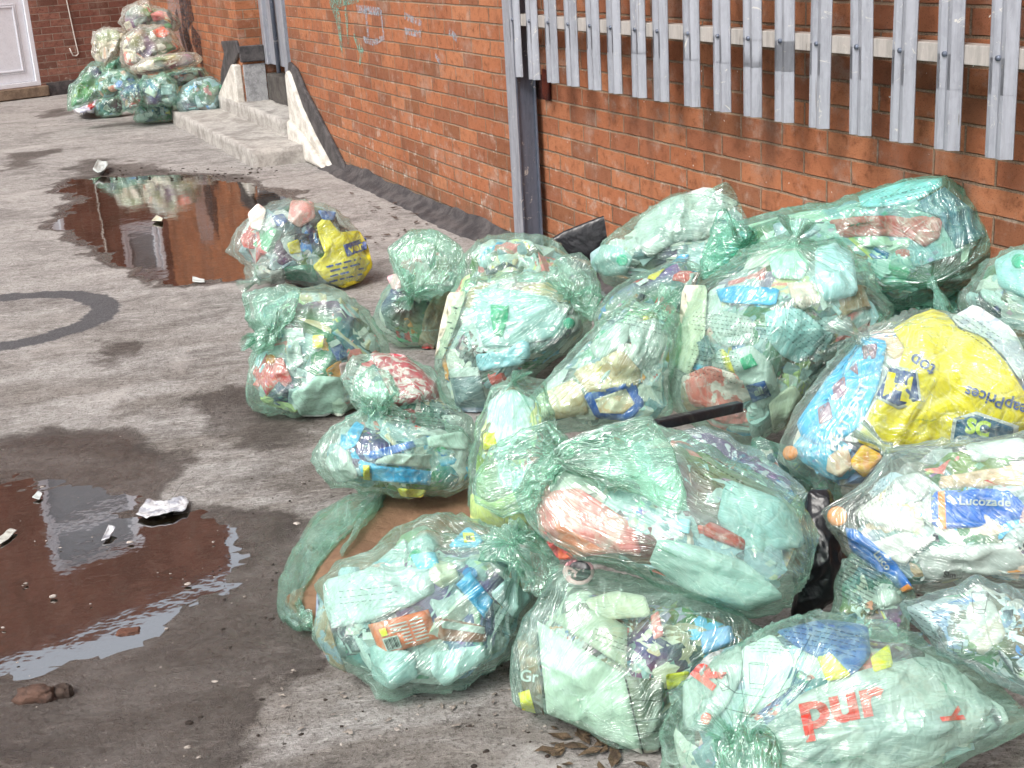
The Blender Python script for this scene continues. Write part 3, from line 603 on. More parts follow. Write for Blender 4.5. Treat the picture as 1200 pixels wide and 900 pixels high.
def film_mesh(sh,name,mat,parent,ni=84,nj=132,crump=1.0,pleat=1.0,neck=.035,dens0=0.0,floor=True):
    D=sh.dirs(ni,nj); PH,TH=sh.PH,sh.TH; P=sh.pos(D); C0=P.mean(0); nr=P-C0; nr/=np.linalg.norm(nr,axis=1)[:,None]; sd=sh.seed*17
    rr_=np.random.default_rng(sd); Qr=[np.linalg.qr(rr_.normal(size=(3,3)))[0] for _ in range(3)]
    st=lambda k,fr,ph: ridge((P@Qr[k])*np.array(fr)+ph,sd+k)
    sharp=lambda x: np.clip(x,-.3,1)**3
    a=.007*ridge(P*5.5,sd)+.005*ridge(P*13+3,sd+1)+.011*sharp(st(0,(2.5,14,14),0))+.009*sharp(st(1,(3,20,20),5))+.003*sharp(st(2,(6,30,30),9))-.012
    edge=np.clip(1.2-np.abs(D[:,2]),.35,1)
    P=P+nr*(a*crump)[:,None]
    if sh.hasknot:
        k=9; q=np.column_stack([np.cos(TH)*k,np.sin(TH)*k,PH*1.3]); q2=q*2.1
        pl=(.015*sharp(ridge(q*.55,sd+5))+.008*ridge(q2*.6,sd+6))*np.exp(-PH/.9)*np.clip(PH/.15,0,1)*pleat
        P=P+nr*pl[:,None]
        tip=sh.pos(sh.pole[None])[0]; tn=tip-C0; tn/=np.linalg.norm(tn); K=tip+tn*neck
        b=np.clip(1-PH/.6,0,1)**2.8; P=P*(1-b)[:,None]+(K+ (P-tip)*.10)*b[:,None]
        den=np.exp(-PH/.30)*1.0+np.exp(-PH/.9)*.22
    else: den=np.zeros(len(PH))
    den=den+dens0+np.clip(.25*vn(P*4,sd+9),0,.2)
    if floor: 
        lim=.004+.012*(vn(P*14,sd+4)+1)/2; P[:,2]=np.where(P[:,2]<lim+.02,lim+np.log1p(np.exp(np.clip((P[:,2]-lim)/.012,-30,30)))*.012*.9,P[:,2])
    i=np.arange(ni-1)[:,None]*nj; j=np.arange(nj)[None]; j2=(j+1)%nj
    Fq=np.stack([i+j,i+nj+j,i+nj+j2,i+j2],-1).reshape(-1,4)
    pv=np.column_stack([np.cos(TH),np.sin(TH),PH])
    o=mk(name,P,Fq.tolist(),mat,parent,attrs={'pleat':('FLOAT_VECTOR',pv),'density':('FLOAT',den)})
    return o,P,Fq
def knot_tuft(sh,mat,parent,r=.016,L=.06):
    tip=sh.pos(sh.pole[None])[0]; tn=tip-sh.O; tn/=np.linalg.norm(tn); K=tip+tn*.024; rs=np.random.default_rng(sh.seed+3)
    t1=np.cross(tn,[.2,.3,.9]); t1/=np.linalg.norm(t1); t2=np.cross(tn,t1); g=np.array([0,0,-1.])*.35
    prof=[(0,.9),(.012,1.2),(.022,.75),(.030,.5),(.042,1.1),(.058,1.9),(.075,2.5)]; nj=40; V=[]
    ax=tn+.6*rs.normal(size=3); ax/=np.linalg.norm(ax)
    for i,(z,k) in enumerate(prof):
        c=K-tn*.006+tn*z*.5+ax*z*.8*(i/6)+g*z*(i/6)
        for j in range(nj):
            a=2*math.pi*j/nj; rr=r*k*(.72+.28*(1 if j%2 else -.6)*min(1,.3+i*.2)+.25*vn(np.array([math.cos(a)*2+sh.seed,math.sin(a)*2,i*.4]),3)); V.append(c+t1*math.cos(a)*rr+t2*math.sin(a)*rr*(.6 if i>3 else 1))
    Fc=[(i*nj+j,i*nj+(j+1)%nj,(i+1)*nj+(j+1)%nj,(i+1)*nj+j) for i in range(len(prof)-1) for j in range(nj)]
    V=np.array(V); A_=np.tile(np.arange(nj)/nj*2*math.pi,len(prof))
    return mk('knot',V,Fc,mat,parent,attrs={'pleat':('FLOAT_VECTOR',np.column_stack([np.cos(A_),np.sin(A_),np.repeat(np.arange(len(prof))*.1,nj)])),'density':('FLOAT',np.full(len(V),.75))})
def bvh(P,Fq): return BVHTree.FromPolygons([tuple(p) for p in P],[tuple(int(i) for i in f) for f in Fq])
def hit(b,x,y,inset=0):
    r=ray(x,y); h=b.ray_cast(Vector(O0),Vector(r),20)
    if h[0] is None: return None,None
    return np.array(h[0])+r*inset,np.array(h[1])
def pullin(sh,P,marg=.017):
    b=sh.film; out=P.copy(); cap=getattr(sh,'rm',.2)
    for i,p in enumerate(P):
        d=p-sh.O; l=np.linalg.norm(d)
        if l<cap*.35: continue
        d/=l; h=b.ray_cast(Vector(sh.O),Vector(d),2)
        if h[0] is not None and l>h[3]-marg: out[i]=sh.O+d*max(.02,h[3]-marg)
    return out
def filling(sh,label,cat='packaging',marg=.017,nsheet=30,nbox=14,ntub=12,pal=None,core=(.32,.42,.40),floor=True):
    """crumpled wrappers, cartons, tubs and bottles pressed against the inside of a sack: uncountable, one object"""
    rs=RNG; V=[];Fc=[];CL=[]; core=tuple(x*.34 for x in core)  # core colour darkened: painted shade for the gaps between contents
    def push(P,Fq,cols):
        k=len(V); P=pullin(sh,sh.clamp(np.asarray(P),.93),marg); P[:,2]=np.maximum(P[:,2],.012); V.extend(P.tolist()); Fc.extend([[int(i)+k for i in f] for f in Fq]); CL.extend(np.asarray(cols).tolist())
    # core
    D=sh.dirs(26,36); P=sh.pos(D,.80); C0=sh.O; nr=P-C0; nr/=np.linalg.norm(nr,axis=1)[:,None]; P=P+nr*(.03*vn(P*9,sh.seed)+.02*vn(P*21,sh.seed+1))[:,None]
    i=np.arange(25)[:,None]*36; j=np.arange(36)[None]; Fq=np.stack([i+j,i+36+j,i+36+(j+1)%36,i+(j+1)%36],-1).reshape(-1,4)
    cc=np.clip(np.array(core)[None]*(1+.8*vn(P*11,sh.seed+4))[:,None]+.18*np.column_stack([vn(P*8,3),vn(P*8,4),vn(P*8,5)]),.03,.85)
    push(P,Fq,cc)
    def rdir():
        d=rs.normal(size=3); d/=np.linalg.norm(d)
        if d[2]<-.2: d[2]*=-1
        return d
    def frame(d):
        t=np.cross(d,rs.normal(size=3)); t/=np.linalg.norm(t); return t,np.cross(d,t)
    for _ in range(nsheet):
        d=rdir(); t1,t2=frame(d); a=rs.uniform(.16,.42); b=rs.uniform(.12,.34); n=9; g=np.linspace(-1,1,n); U,Vv=np.meshgrid(g,g)
        Dd=d+(U.ravel()*a)[:,None]*t1+(Vv.ravel()*b)[:,None]*t2; Dd/=np.linalg.norm(Dd,axis=1)[:,None]
        P=sh.pos(Dd,rs.uniform(.86,.935)); nr=P-C0; nr/=np.linalg.norm(nr,axis=1)[:,None]
        ph=rs.uniform(0,100); P=P+nr*(.010*vn(P*12+ph,1)+.008*np.clip(ridge(P*26+ph,2),-.2,1)**3-.006)[:,None]
        edge=np.maximum(np.abs(U),np.abs(Vv)).ravel(); P=P-nr*(.03*np.clip(edge-.75,0,1)*4*rs.uniform(.2,1))[:,None]
        c=rcol(pal); c2=rcol(pal); cols=np.repeat(c[None],n*n,0)
        if rs.random()<.5: 
            lo=rs.uniform(-1,.5); m=(Vv.ravel()>lo)&(Vv.ravel()<lo+rs.uniform(.3,.8)); cols[m]=c2
        idx=np.arange(n*n).reshape(n,n); Fq=np.stack([idx[:-1,:-1],idx[:-1,1:],idx[1:,1:],idx[1:,:-1]],-1).reshape(-1,4)
        push(P,Fq,cols)
    for _ in range(nbox):
        d=rdir(); n_=sh.pos(d[None],1.)[0]-C0; ln=np.linalg.norm(n_); n_/=ln; t1,t2=frame(n_); sz=np.array([rs.uniform(.05,.13),rs.uniform(.035,.09),rs.uniform(.012,.035)])*min(1.,sh.rm/.25)
        cpt=sh.pos(d[None],.93)[0]-n_*(sz[2]+.02); m=MB(); m.box(lambda x,y,z:cpt+t1*x+t2*y+n_*z,-sz,sz); c=rcol(pal); push(m.V,m.F,[c]*4+[c if rs.random()<.6 else rcol(pal)]*4)
    for _ in range(ntub):
        d=rdir(); n_=sh.pos(d[None],1.)[0]-C0; n_/=np.linalg.norm(n_); t1,t2=frame(n_); sc=min(1.,sh.rm/.25); r=rs.uniform(.028,.05)*sc; L=rs.uniform(.10,.26)*sc
        m=MB(); kind=rs.random()
        prof=[(r*.9,0),(r,.01),(r,L*.65),(r*.8,L*.78),(r*.35,L*.88),(r*.35,L*.92),(r*.45,L*.93),(r*.45,L)] if kind<.6 else [(r*1.2,0),(r*1.2,.004),(r*1.5,L*.35),(r*1.65,L*.36),(r*1.65,L*.38)]
        m.lathe(prof,14); cpt=sh.pos(d[None],.92)[0]-n_*(r+.015)-t1*L/2; c=rcol([(.55,.64,.64),(.42,.56,.60),(.62,.66,.64),(.36,.50,.50),(.2,.32,.36)]); c2=rcol(pal); c3=rcol([(.05,.25,.6),(.05,.4,.2),(.65,.06,.05),(.9,.4,.05),(.8,.8,.8)])
        P=np.array([cpt+n_*x+t2*y+t1*z for x,y,z in m.V]); nl=14; cols=[]
        for i_,(rr,zz) in enumerate(prof): cols+= [c3 if (kind<.6 and zz>L*.925) else (c2 if kind<.6 and .1*L<zz<.7*L else c)]*nl
        push(P,m.F,cols)
    cols=np.column_stack([np.array(CL),np.ones(len(CL))])
    o=mk('mixed_packaging',V,Fc,M['cont'],None,smooth=False,attrs={'col':('FLOAT_COLOR',np.clip(cols,0,1))}); o['kind']='stuff'; tag(o,label,cat); return o
nb_=N('black_plastic'); tcb=nb_.n('TexCoord').outputs['Object']; nb_.pbr((.010,.010,.013),.32,0,nb_.bump(nb_.math('ADD',nb_.noise(tcb,7,3,.5,1),nb_.math('MULTIPLY',nb_.noise(tcb,30,3,.5),.3)),.8,.015),.5); M['black']=nb_.m
BAGS={}
def bag(key,out,label,T=.8,knot=None,dist=None,lift=None,seed=1,mat='film',group='recycling sacks in the near heap',fill=True,flares=(),name='recycling_bag',pal=None,core=(.32,.42,.40),crump=1.0,e=.84,res=(84,132),facet=16,cut=.19,ns=30,nb=16,ntb=13,neck=.035,pleat=1.0,cat='rubbish bag',dens0=0,what='packaging',marg=.017):
    sh=Shape(out,T,knot,dist,lift,seed,e,facet,cut)
    base=sh.O.copy(); base[2]=max(0,sh.O[2]-sh.rm); r=root(name,base,label,cat,group)
    o,P,Fq=film_mesh(sh,'film',M[mat],r,res[0],res[1],crump,pleat,neck,dens0)
    BAGS[key]=dict(sh=sh,root=r,bvh=bvh(P,Fq),dist=sh.dist,P=P)
    if knot is not None: knot_tuft(sh,M[mat],r,.016*min(1.3,sh.rm/.2))
    for fl in flares:
        fo,kx,dd,fT=(list(fl)+[None]*4)[:4]
        kp,_=hit(BAGS[key]['bvh'],*(kx or knot)); kd=(np.linalg.norm(kp-O0) if kp is not None else sh.dist-.15)
        fs=Shape(fo,(fT or .22)*.6,kx or knot,kd-.01+(dd or 0),None,seed+50,.9,10,.12)
        fs.pole=fs.pole/np.linalg.norm(fs.pole); q,Pf,Ff=film_mesh(fs,'tied_neck',M[mat],r,56,96,.6,2.8,.0,.12); BAGS[key].setdefault('fl',[]).append(bvh(Pf,Ff))
    sh.film=BAGS[key]['bvh']
    if fill: filling(sh,'rubbish inside the '+label,nsheet=ns,nbox=nb,ntub=ntb,pal=pal,core=core,marg=marg)
    print(key,'dist %.2f z %.2f r %.2f'%(sh.dist,sh.O[2],sh.rm), 'base y', round(float(P[:,2].min()),3))
    return BAGS[key]
# ---------------------------------------------------------------- the near heap, back to front
def wd(x,y,off): return float(np.linalg.norm(wallhit(x,y)-O0))-off
WHT=[(.58,.62,.60),(.46,.55,.54),(.62,.62,.56),(.36,.46,.48),(.22,.32,.36)]
MIXL=WHT*3+[(.55,.65,.30),(.75,.55,.45),(.1,.4,.65),(.75,.2,.2),(.65,.5,.3)]
bag('b5',[(690,305),(705,280),(740,255),(790,226),(822,226),(850,213),(880,228),(905,246),(900,290),(850,330),(800,345),(740,345),(700,330)],'pale mint sack leaning on the bricks right of the black sheet',dist=wd(790,280,.34),seed=5,pal=WHT,core=(.62,.68,.66))
bag('b20',[(1120,350),(1150,305),(1185,285),(1230,275),(1300,290),(1330,340),(1310,400),(1230,430),(1150,405)],'green sack with a screw cap showing at the far end under the fence',dist=wd(1200,345,.36),seed=20,pal=WHT,core=(.3,.45,.42))
bag('b7',[(818,335),(826,290),(850,262),(900,246),(940,238),(985,234),(1040,215),(1105,206),(1140,238),(1164,278),(1170,300),(1140,330),(1090,362),(1055,366),(1015,345),(960,330),(900,320),(860,325)],'long teal green sack lying highest on the heap with a red tray inside',T=.62,knot=(1086,327),dist=wd(1000,280,.42),seed=7,mat='film_dark',pal=[(.30,.42,.50),(.42,.60,.62),(.6,.7,.7),(.45,.40,.50),(.2,.3,.4),(.7,.66,.55)],core=(.14,.24,.26),facet=9,cut=.14,flares=[([(822,330),(828,290),(842,250),(852,248),(862,262),(885,270),(880,300),(850,318)],(868,292),-.02,.3)])
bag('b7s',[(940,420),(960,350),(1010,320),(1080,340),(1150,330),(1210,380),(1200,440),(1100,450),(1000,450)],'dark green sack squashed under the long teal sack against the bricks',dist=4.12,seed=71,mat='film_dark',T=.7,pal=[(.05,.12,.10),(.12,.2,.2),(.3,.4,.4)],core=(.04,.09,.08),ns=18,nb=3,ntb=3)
bag('b6',[(690,375),(706,345),(740,320),(795,302),(828,312),(822,350),(800,395),(745,410),(700,402)],'small green sack wedged below the pale mint sack',dist=4.28,seed=6,ns=20,nb=5,ntb=4)
bag('b4a',[(524,345),(540,296),(570,273),(602,266),(640,274),(674,300),(698,335),(700,372),(640,400),(560,390)],'rounded green sack behind the milk bottle sack, below the fence post',dist=4.85,seed=41,pal=MIXL+[(.75,.8,.35)]*2,core=(.4,.5,.35))
bag('b3',[(437,372),(450,338),(462,318),(456,292),(480,270),(510,268),(536,286),(546,312),(534,345),(526,392),(510,421),(478,415),(452,398)],'slim green sack tied in front, holding a brown card flap',knot=(485,345),seed=33,T=.75,flares=[([(484,348),(462,316),(455,292),(480,270),(510,267),(536,286),(546,312),(535,338),(505,344)],(486,342),-.02,.45)],pal=WHT+[(.8,.5,.55),(.35,.22,.12)],ns=22,nb=6,ntb=4)
bag('b4b',[(510,425),(524,362),(545,326),(592,318),(650,324),(692,342),(694,382),(672,412),(632,440),(602,470),(568,491),(530,486),(513,458)],'green sack with a big milk bottle pressed flat inside its film',knot=(668,350),seed=4,T=.7,flares=[([(668,345),(640,328),(652,300),(680,296),(700,318),(704,350),(690,372)],(668,350),-.02,.4)],pal=WHT,core=(.35,.48,.46))
bag('b2',[(288,345),(332,332),(390,337),(430,358),(456,395),(462,430),(440,470),(402,491),(346,498),(302,482),(287,466),(290,420),(308,392),(298,366)],'tied green sack at the left edge of the heap beside wet patch',knot=(312,394),seed=2,T=.8,flares=[([(313,395),(290,372),(286,345),(330,332),(352,338),(340,372)],(313,393),-.02,.3),([(312,393),(292,398),(288,404),(300,412),(316,404)],(311,396),-.05,.4)],pal=MIXL,core=(.22,.36,.36))
bag('b1',[(262,295),(283,258),(315,238),(360,231),(400,243),(425,275),(437,306),(429,331),(406,343),(370,338),(328,330),(300,336),(286,332),(284,312)],'detached green sack beside the puddle with a yellow carrier inside',knot=(300,330),seed=1,mat='film_clear',T=.85,pal=MIXL+[(.1,.35,.25),(.2,.3,.6)],core=(.25,.38,.30))
bag('b8',[(780,480),(779,430),(794,380),(818,328),(860,298),(920,280),(982,284),(1016,308),(1052,366),(1040,390),(1000,425),(960,465),(926,500),(884,530),(832,522),(800,500)],'biggest upright pale green sack in the middle, packed with bottles and cartons',knot=(930,287),dist=3.72,seed=8,T=.72,pal=MIXL,core=(.42,.5,.48),ns=44,nb=12,ntb=10)
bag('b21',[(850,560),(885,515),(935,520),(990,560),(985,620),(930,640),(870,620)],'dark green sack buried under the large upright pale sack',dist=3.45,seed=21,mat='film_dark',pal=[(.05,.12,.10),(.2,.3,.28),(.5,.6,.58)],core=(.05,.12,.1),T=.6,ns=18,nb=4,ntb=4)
bag('b9',[(598,505),(622,462),(660,420),(702,372),(742,348),(792,352),(804,386),(788,432),(786,480),(760,510),(690,510),(630,512)],'pale sack holding bread and a blue ringed pack',knot=(770,360),dist=3.68,seed=9,T=.6,pal=WHT,core=(.55,.62,.6))
bag('b10',[(550,605),(549,562),(560,505),(575,456),(602,440),(640,450),(652,505),(650,560),(640,620),(600,630)],'narrow sack with yellow bottom packs behind the front tied sack',knot=(600,452),seed=10,T=.7,dist=3.25,pal=WHT+[(.85,.8,.35),(.8,.8,.5)],core=(.5,.6,.5),ns=24,nb=6,ntb=5)
bag('b22',[(770,520),(800,498),(850,505),(910,540),(950,580),(930,610),(850,590),(790,560)],'blue green sack end showing behind the big front tied sack',dist=3.05,seed=22,mat='film_teal',T=.5,pal=[(.1,.2,.3),(.4,.5,.55),(.6,.7,.7)],core=(.12,.2,.24),ns=16,nb=3,ntb=3)
bag('b11b',[(398,442),(410,418),(440,410),(478,414),(505,430),(530,470),(560,492),(560,545),(520,540),(450,500),(410,470)],'sack with crumpled red print showing above the tied knot',dist=3.78,seed=13,T=.6,mat='film',pal=[(.62,.07,.08),(.7,.5,.5),(.3,.4,.38),(.8,.8,.78)],core=(.3,.4,.36),ns=20,nb=4,ntb=3)
bag('b11',[(366,528),(388,500),(425,482),(442,474),(480,482),(545,500),(562,530),(562,566),(525,582),(482,586),(440,583),(388,572),(370,552)],'squat tied green sack on the cardboard with blue and white cartons',knot=(441,474),seed=11,T=.75,lift=.05,flares=[([(441,476),(420,466),(418,448),(436,432),(452,440),(464,460)],(441,474),-.03,.4)],pal=WHT+[(.05,.4,.7)],core=(.45,.6,.52))
bag('b16',[(914,532),(928,480),(968,420),(1008,386),(1050,374),(1092,361),(1150,370),(1205,395),(1240,430),(1250,500),(1180,540),(1100,540),(1040,548),(1000,582),(958,576),(922,545)],'glossy sack full of a yellow carrier bag, right of the upright pale sack',knot=(1010,396),dist=3.36,seed=16,mat='film_clear',T=.62,pal=[(.1,.5,.75),(.8,.8,.78),(.7,.5,.35),(.2,.3,.5),(.75,.7,.6)],core=(.4,.45,.4))
bag('bk',[(925,730),(930,680),(938,610),(948,572),(972,570),(990,610),(995,660),(980,700),(950,735)],'black sack squeezed between the green sacks near the right edge',dist=3.0,seed=30,mat='black',fill=False,T=.8,name='black_sack',group=None,crump=.9) if 'black' in M else None
bag('b19',[(962,725),(975,690),(985,660),(1000,640),(1050,660),(1075,700),(1065,760),(1000,765)],'small printed sack below the orange capped bottles',dist=2.86,seed=19,T=.6,pal=[(.6,.68,.66),(.7,.74,.7),(.25,.35,.45)],core=(.4,.5,.48),ns=14,nb=3,ntb=2)
bag('b17',[(970,600),(990,578),(1046,532),(1100,514),(1200,507),(1270,520),(1290,600),(1260,690),(1200,700),(1140,690),(1090,700),(1048,704),(1010,680),(982,645)],'clear looking sack at the right edge holding blue drink bottles',knot=(1045,530),dist=2.86,seed=17,mat='film_clear',T=.62,pal=WHT+[(.75,.6,.5),(.7,.62,.35)],core=(.62,.64,.62))
bag('b18',[(1046,706),(1090,690),(1138,667),(1200,688),(1280,720),(1290,800),(1230,840),(1160,800),(1085,760)],'greyish printed sack low at the right edge behind the front sack',dist=2.5,seed=18,mat='film_teal',T=.6,pal=[(.7,.66,.58),(.45,.5,.5),(.25,.35,.5),(.8,.8,.76)],core=(.4,.42,.4))
bag('b14',[(598,828),(594,775),(612,722),(650,664),(720,668),(800,690),(880,722),(905,760),(880,800),(820,830),(790,862),(774,887),(742,886),(690,861),(640,842)],'squarish green sack with a pale panelled box at the bottom middle',seed=14,T=.6,facet=20,cut=.12,marg=.045,mat='film',pal=[(.5,.55,.45),(.35,.3,.2),(.7,.66,.55),(.2,.3,.3),(.8,.8,.76)],core=(.25,.3,.25))
bag('b13',[(612,584),(622,560),(655,540),(700,520),(765,498),(800,505),(850,540),(940,580),(957,630),(951,680),(922,716),(884,729),(820,706),(745,675),(672,656),(636,628)],'huge tied green sack stretched across the front of the heap',knot=(656,540),dist=2.72,seed=15,T=.62,cut=.08,flares=[([(657,542),(640,500),(612,503),(572,528),(554,568),(556,590),(590,606),(622,596),(634,570)],(655,541),-.02,.25),([(657,540),(690,520),(738,492),(764,487),(782,520),(800,570),(806,600),(770,590),(700,560)],(660,540),-.07,.16)],pal=WHT+[(.5,.6,.62)]*2+[(.6,.5,.45)],core=(.48,.6,.56),pleat=1.3)
bag('b12',[(366,722),(374,680),(394,655),(440,648),(464,624),(495,602),(540,607),(600,618),(640,636),(652,672),(628,722),(604,770),(560,800),(508,821),(442,829),(430,806),(386,782),(364,752)],'green sack at the front left with an orange carton face up',knot=(600,640),seed=12,T=.72,flares=[([(602,640),(560,660),(580,625),(610,614),(650,640),(655,668),(630,700),(612,690)],(604,640),-.02,.3)],pal=WHT+[(.3,.5,.6)],core=(.5,.6,.58))
bag('b15',[(782,905),(775,850),(798,800),(850,760),(900,735),(960,720),(1020,724),(1082,750),(1142,780),(1200,832),(1202,856),(1150,882),(1100,910),(1060,935),(960,960),(860,965),(800,945)],'nearest green sack at the bottom right with big red lettering inside',knot=(878,866),seed=24,T=.62,cut=.08,flares=[([(878,866),(850,880),(840,920),(860,960),(905,960),(912,920),(900,880)],(878,868),-.02,.4)],pal=WHT,core=(.6,.66,.62),pleat=1.3)
# ---------------------------------------------------------------- things inside the sacks, pressed against the film
_pk={}
def pmat(c,c2=None,amt=.5,sc=22,rough=.38,bmp=.5,aniso=(1,1,1)):
    key=(c,c2,amt,sc,aniso)
    if key in _pk: return _pk[key]
    n=N('packet_print'); tc=n.n('TexCoord').outputs['Object']; col=n.mix(0,c,c)
    if c2 is not None: col=n.mix(n.math('MULTIPLY',n.rng(n.noise(n.mapv(tc,aniso,(.5,.4,.8)),sc,4,.6,.4),.5,.54),amt),c,c2)
    col=n.mix(n.rng(n.noise(tc,50,4,.6),.5,.75,0,.25),col,(.25,.25,.25))
    rdg=n.math('ABSOLUTE',n.math('SUBTRACT',n.noise(n.mapv(tc,(1,1.8,1.3),(.6,.3,1.)),9,2,.45,1.0),.5)); rd2=n.math('ABSOLUTE',n.math('SUBTRACT',n.noise(n.mapv(tc,(2.2,1,1),(.2,.9,.4)),20,2,.5,.8),.5))
    crease=n.rng(rdg,0,.05,1,0); col=n.mix(n.math('MULTIPLY',crease,.16),col,(.9,.9,.9)); col=n.mix(n.rng(n.noise(tc,8,4,.6,.6),.52,.66,0,.30),col,n.mix(1,col,(.62,.66,.66),'MULTIPLY'))  # crumple shading put into the colour: pale crease lines, darker folds
    _pk[key]=n.pbr(col,rough,0,n.bump(n.math('ADD',n.math('MULTIPLY',rdg,3.0),n.math('MULTIPLY',rd2,.8)),bmp*.8,.010),.5); return _pk[key]
def inside(p,poly):
    c=False; x,y=p
    for i in range(len(poly)):
        a=poly[i]; b=poly[(i+1)%len(poly)]
        if (a[1]>y)!=(b[1]>y) and x<a[0]+(y-a[1])/(b[1]-a[1])*(b[0]-a[0]): c=not c
    return c
def smoothpoly(px,it=1):
    P=np.asarray(px,float)
    for _ in range(it): P=np.stack([P*.90+np.roll(P,-1,0)*.10,P*.10+np.roll(P,-1,0)*.90],1).reshape(-1,2)
    return P
PLANES={}; thick_hint=False
def surfacepts(bk,pts,inset,dist=None,plane=None):
    if isinstance(plane,tuple):
        c,nn=plane; return np.array([O0+ray(x,y)*(((c-O0)@nn+inset)/(ray(x,y)@nn)) for x,y in pts])
    out=[]; inset=inset+.0025
    for x,y in pts:
        r=ray(x,y)
        if dist is not None: out.append(O0+r*(dist/(r@ray(*np.mean(pts,0))))); continue
        h,_=hit(BAGS[bk]['bvh'],x,y,inset); out.append(h)
    good=[i for i,o in enumerate(out) if o is not None]
    for i,o in enumerate(out):
        if o is None:
            if good: k=min(good,key=lambda g_:(pts[g_][0]-pts[i][0])**2+(pts[g_][1]-pts[i][1])**2); d_=(out[k]-O0)@ray(*pts[i]); out[i]=O0+ray(*pts[i])*d_
            else: out[i]=O0+ray(*pts[i])*BAGS[bk]['dist']
    out=np.array(out)
    if plane:   # flat panel: least squares plane pushed just inside the film
        c=out.mean(0); u_,s_,vt=np.linalg.svd(out-c); nn=vt[2]; rr=ray(*np.mean(pts,0)); nn=nn if nn@rr>0 else -nn
        sh=np.percentile((out-c)@nn,92)+(.008 if thick_hint else .006); o2=[]; PLANES['last']=(c+nn*sh,nn)
        for x,y in pts: r=ray(x,y); o2.append(O0+r*(((c-O0)@nn+sh)/(r@nn)))
        out=np.array(o2)
    return out
def packet(bk,px,mat,label,name='packet',cat='packaging',thick=.03,inset=.005,flat=False,dist=None,sm=1,parent=None,rings=7,pillow=None,seg=3):
    P0=smoothpoly(px,sm) if sm else np.asarray(px,float)
    B_=[]
    for a,b in zip(P0,np.roll(P0,-1,0)):
        k=max(1,int(np.hypot(*(b-a))/ (4 if not flat else 30)))
        for t in range(k): B_.append(a+(b-a)*t/k)
    B_=np.array(B_); c=P0.mean(0) if inside(P0.mean(0),P0) else np.median(P0,0); nb=len(B_)
    fr=np.linspace(1,0,rings+1)[:-1]; pts=[c+(B_-c)*f for f in fr]; allp=np.concatenate(pts+[c[None]])
    Ps=surfacepts(bk,[tuple(q) for q in allp],inset,dist,flat)
    pil=(min(thick*.3,.006) if pillow is None else pillow)
    if not flat:
        R_=np.array([ray(*q) for q in allp]); lv=np.concatenate([np.full(nb,1-f) for f in fr]+[[1.]]); Ps=Ps+R_*(pil*(1-np.clip(lv/.35,0,1))**2)[:,None]
    R_=np.array([ray(*q) for q in allp]); Bk=Ps+R_*thick if flat else Ps+R_*(thick*np.concatenate([np.full(nb,min(1,.12+(1-f)*2.5)) for f in fr]+[[1.]]))[:,None]
    n=len(allp); Fc=[]
    for k in range(rings-1):
        for j in range(nb): Fc.append((k*nb+j,k*nb+(j+1)%nb,(k+1)*nb+(j+1)%nb,(k+1)*nb+j))
    k=rings-1
    for j in range(nb): Fc.append((k*nb+j,k*nb+(j+1)%nb,n-1))
    Fb=[tuple(i+n for i in f[::-1]) for f in Fc]; Fs=[(j,j+n,(j+1)%nb+n,(j+1)%nb) for j in range(nb)]
    V=np.concatenate([Ps,Bk]); V[:,2]=np.maximum(V[:,2],.006)
    if parent is not None: return mk(name,V,Fc+Fb+Fs,mat,parent,smooth=not flat)
    base=[V[:,0].mean(),V[:,1].mean(),V[:,2].min()]
    r=mk(name,V,Fc+Fb+Fs,mat,None,smooth=not flat,loc=base); tag(r,label,cat); return r
def kid(par,name,V,Fc,mat,smooth=False):   # child of a mesh thing: share the thing's origin
    return mk(name,V,Fc,mat,par,smooth)
def patch(bk,px,mat,par,name='printed_label',inset=.0015,sm=0,dist=None,rings=5,flat=False):
    o=packet(bk,px,mat,None,name,None,.0008,inset,flat,dist,sm,parent=par,rings=rings,pillow=0); return o
def disc(bk,x,y,r,mat,par=None,label=None,cat=None,name='screw_cap',depth=.014,inset=.001):
    P=[(x+r*math.cos(t),y+r*math.sin(t)) for t in np.arange(12)/12*2*math.pi]
    return packet(bk,P,mat,label,name,cat,depth,inset,False,None,0,parent=par,rings=4,pillow=.003)
_txt={}
def textmesh(s_,bold=.0):
    cu=bpy.data.curves.new('t','FONT'); cu.body=s_; cu.size=1; cu.align_x='CENTER'; cu.align_y='CENTER'; cu.offset=bold; cu.resolution_u=3
    o=bpy.data.objects.new('t',cu); C.objects.link(o); bpy.context.view_layer.update(); me=bpy.data.meshes.new_from_object(o.evaluated_get(bpy.context.evaluated_depsgraph_get()))
    bm=bmesh.new(); bm.from_mesh(me); bmesh.ops.remove_doubles(bm,verts=bm.verts,dist=1e-4); bmesh.ops.triangulate(bm,faces=bm.faces)
    for _ in range(2):
        es=[e for e in bm.edges if e.calc_length()>.22]
        if es: bmesh.ops.subdivide_edges(bm,edges=es,cuts=1); bmesh.ops.triangulate(bm,faces=bm.faces)
    V=np.array([v.co[:2] for v in bm.verts]); bm.verts.index_update(); Fc=[[v.index for v in f.verts] for f in bm.faces]; bm.free()
    C.objects.unlink(o); bpy.data.objects.remove(o); bpy.data.meshes.remove(me); bpy.data.curves.remove(cu); return V,Fc
def text(bk,s_,x,y,size,rot,mat,par,inset=.0,bold=.02,sx=1,name='lettering',dist=None,flatten=False):
    V,Fc=textmesh(s_,bold); a=R(rot); X=V[:,0]*size*sx; Y=V[:,1]*size
    px=[(x+X_*math.cos(a)+Y_*math.sin(a)*1.0, y+X_*math.sin(a)-Y_*math.cos(a)) for X_,Y_ in zip(X,Y)]
    P=surfacepts(bk,px,-.0008,dist,flatten); return mk(name,P,Fc,mat,par,smooth=False)
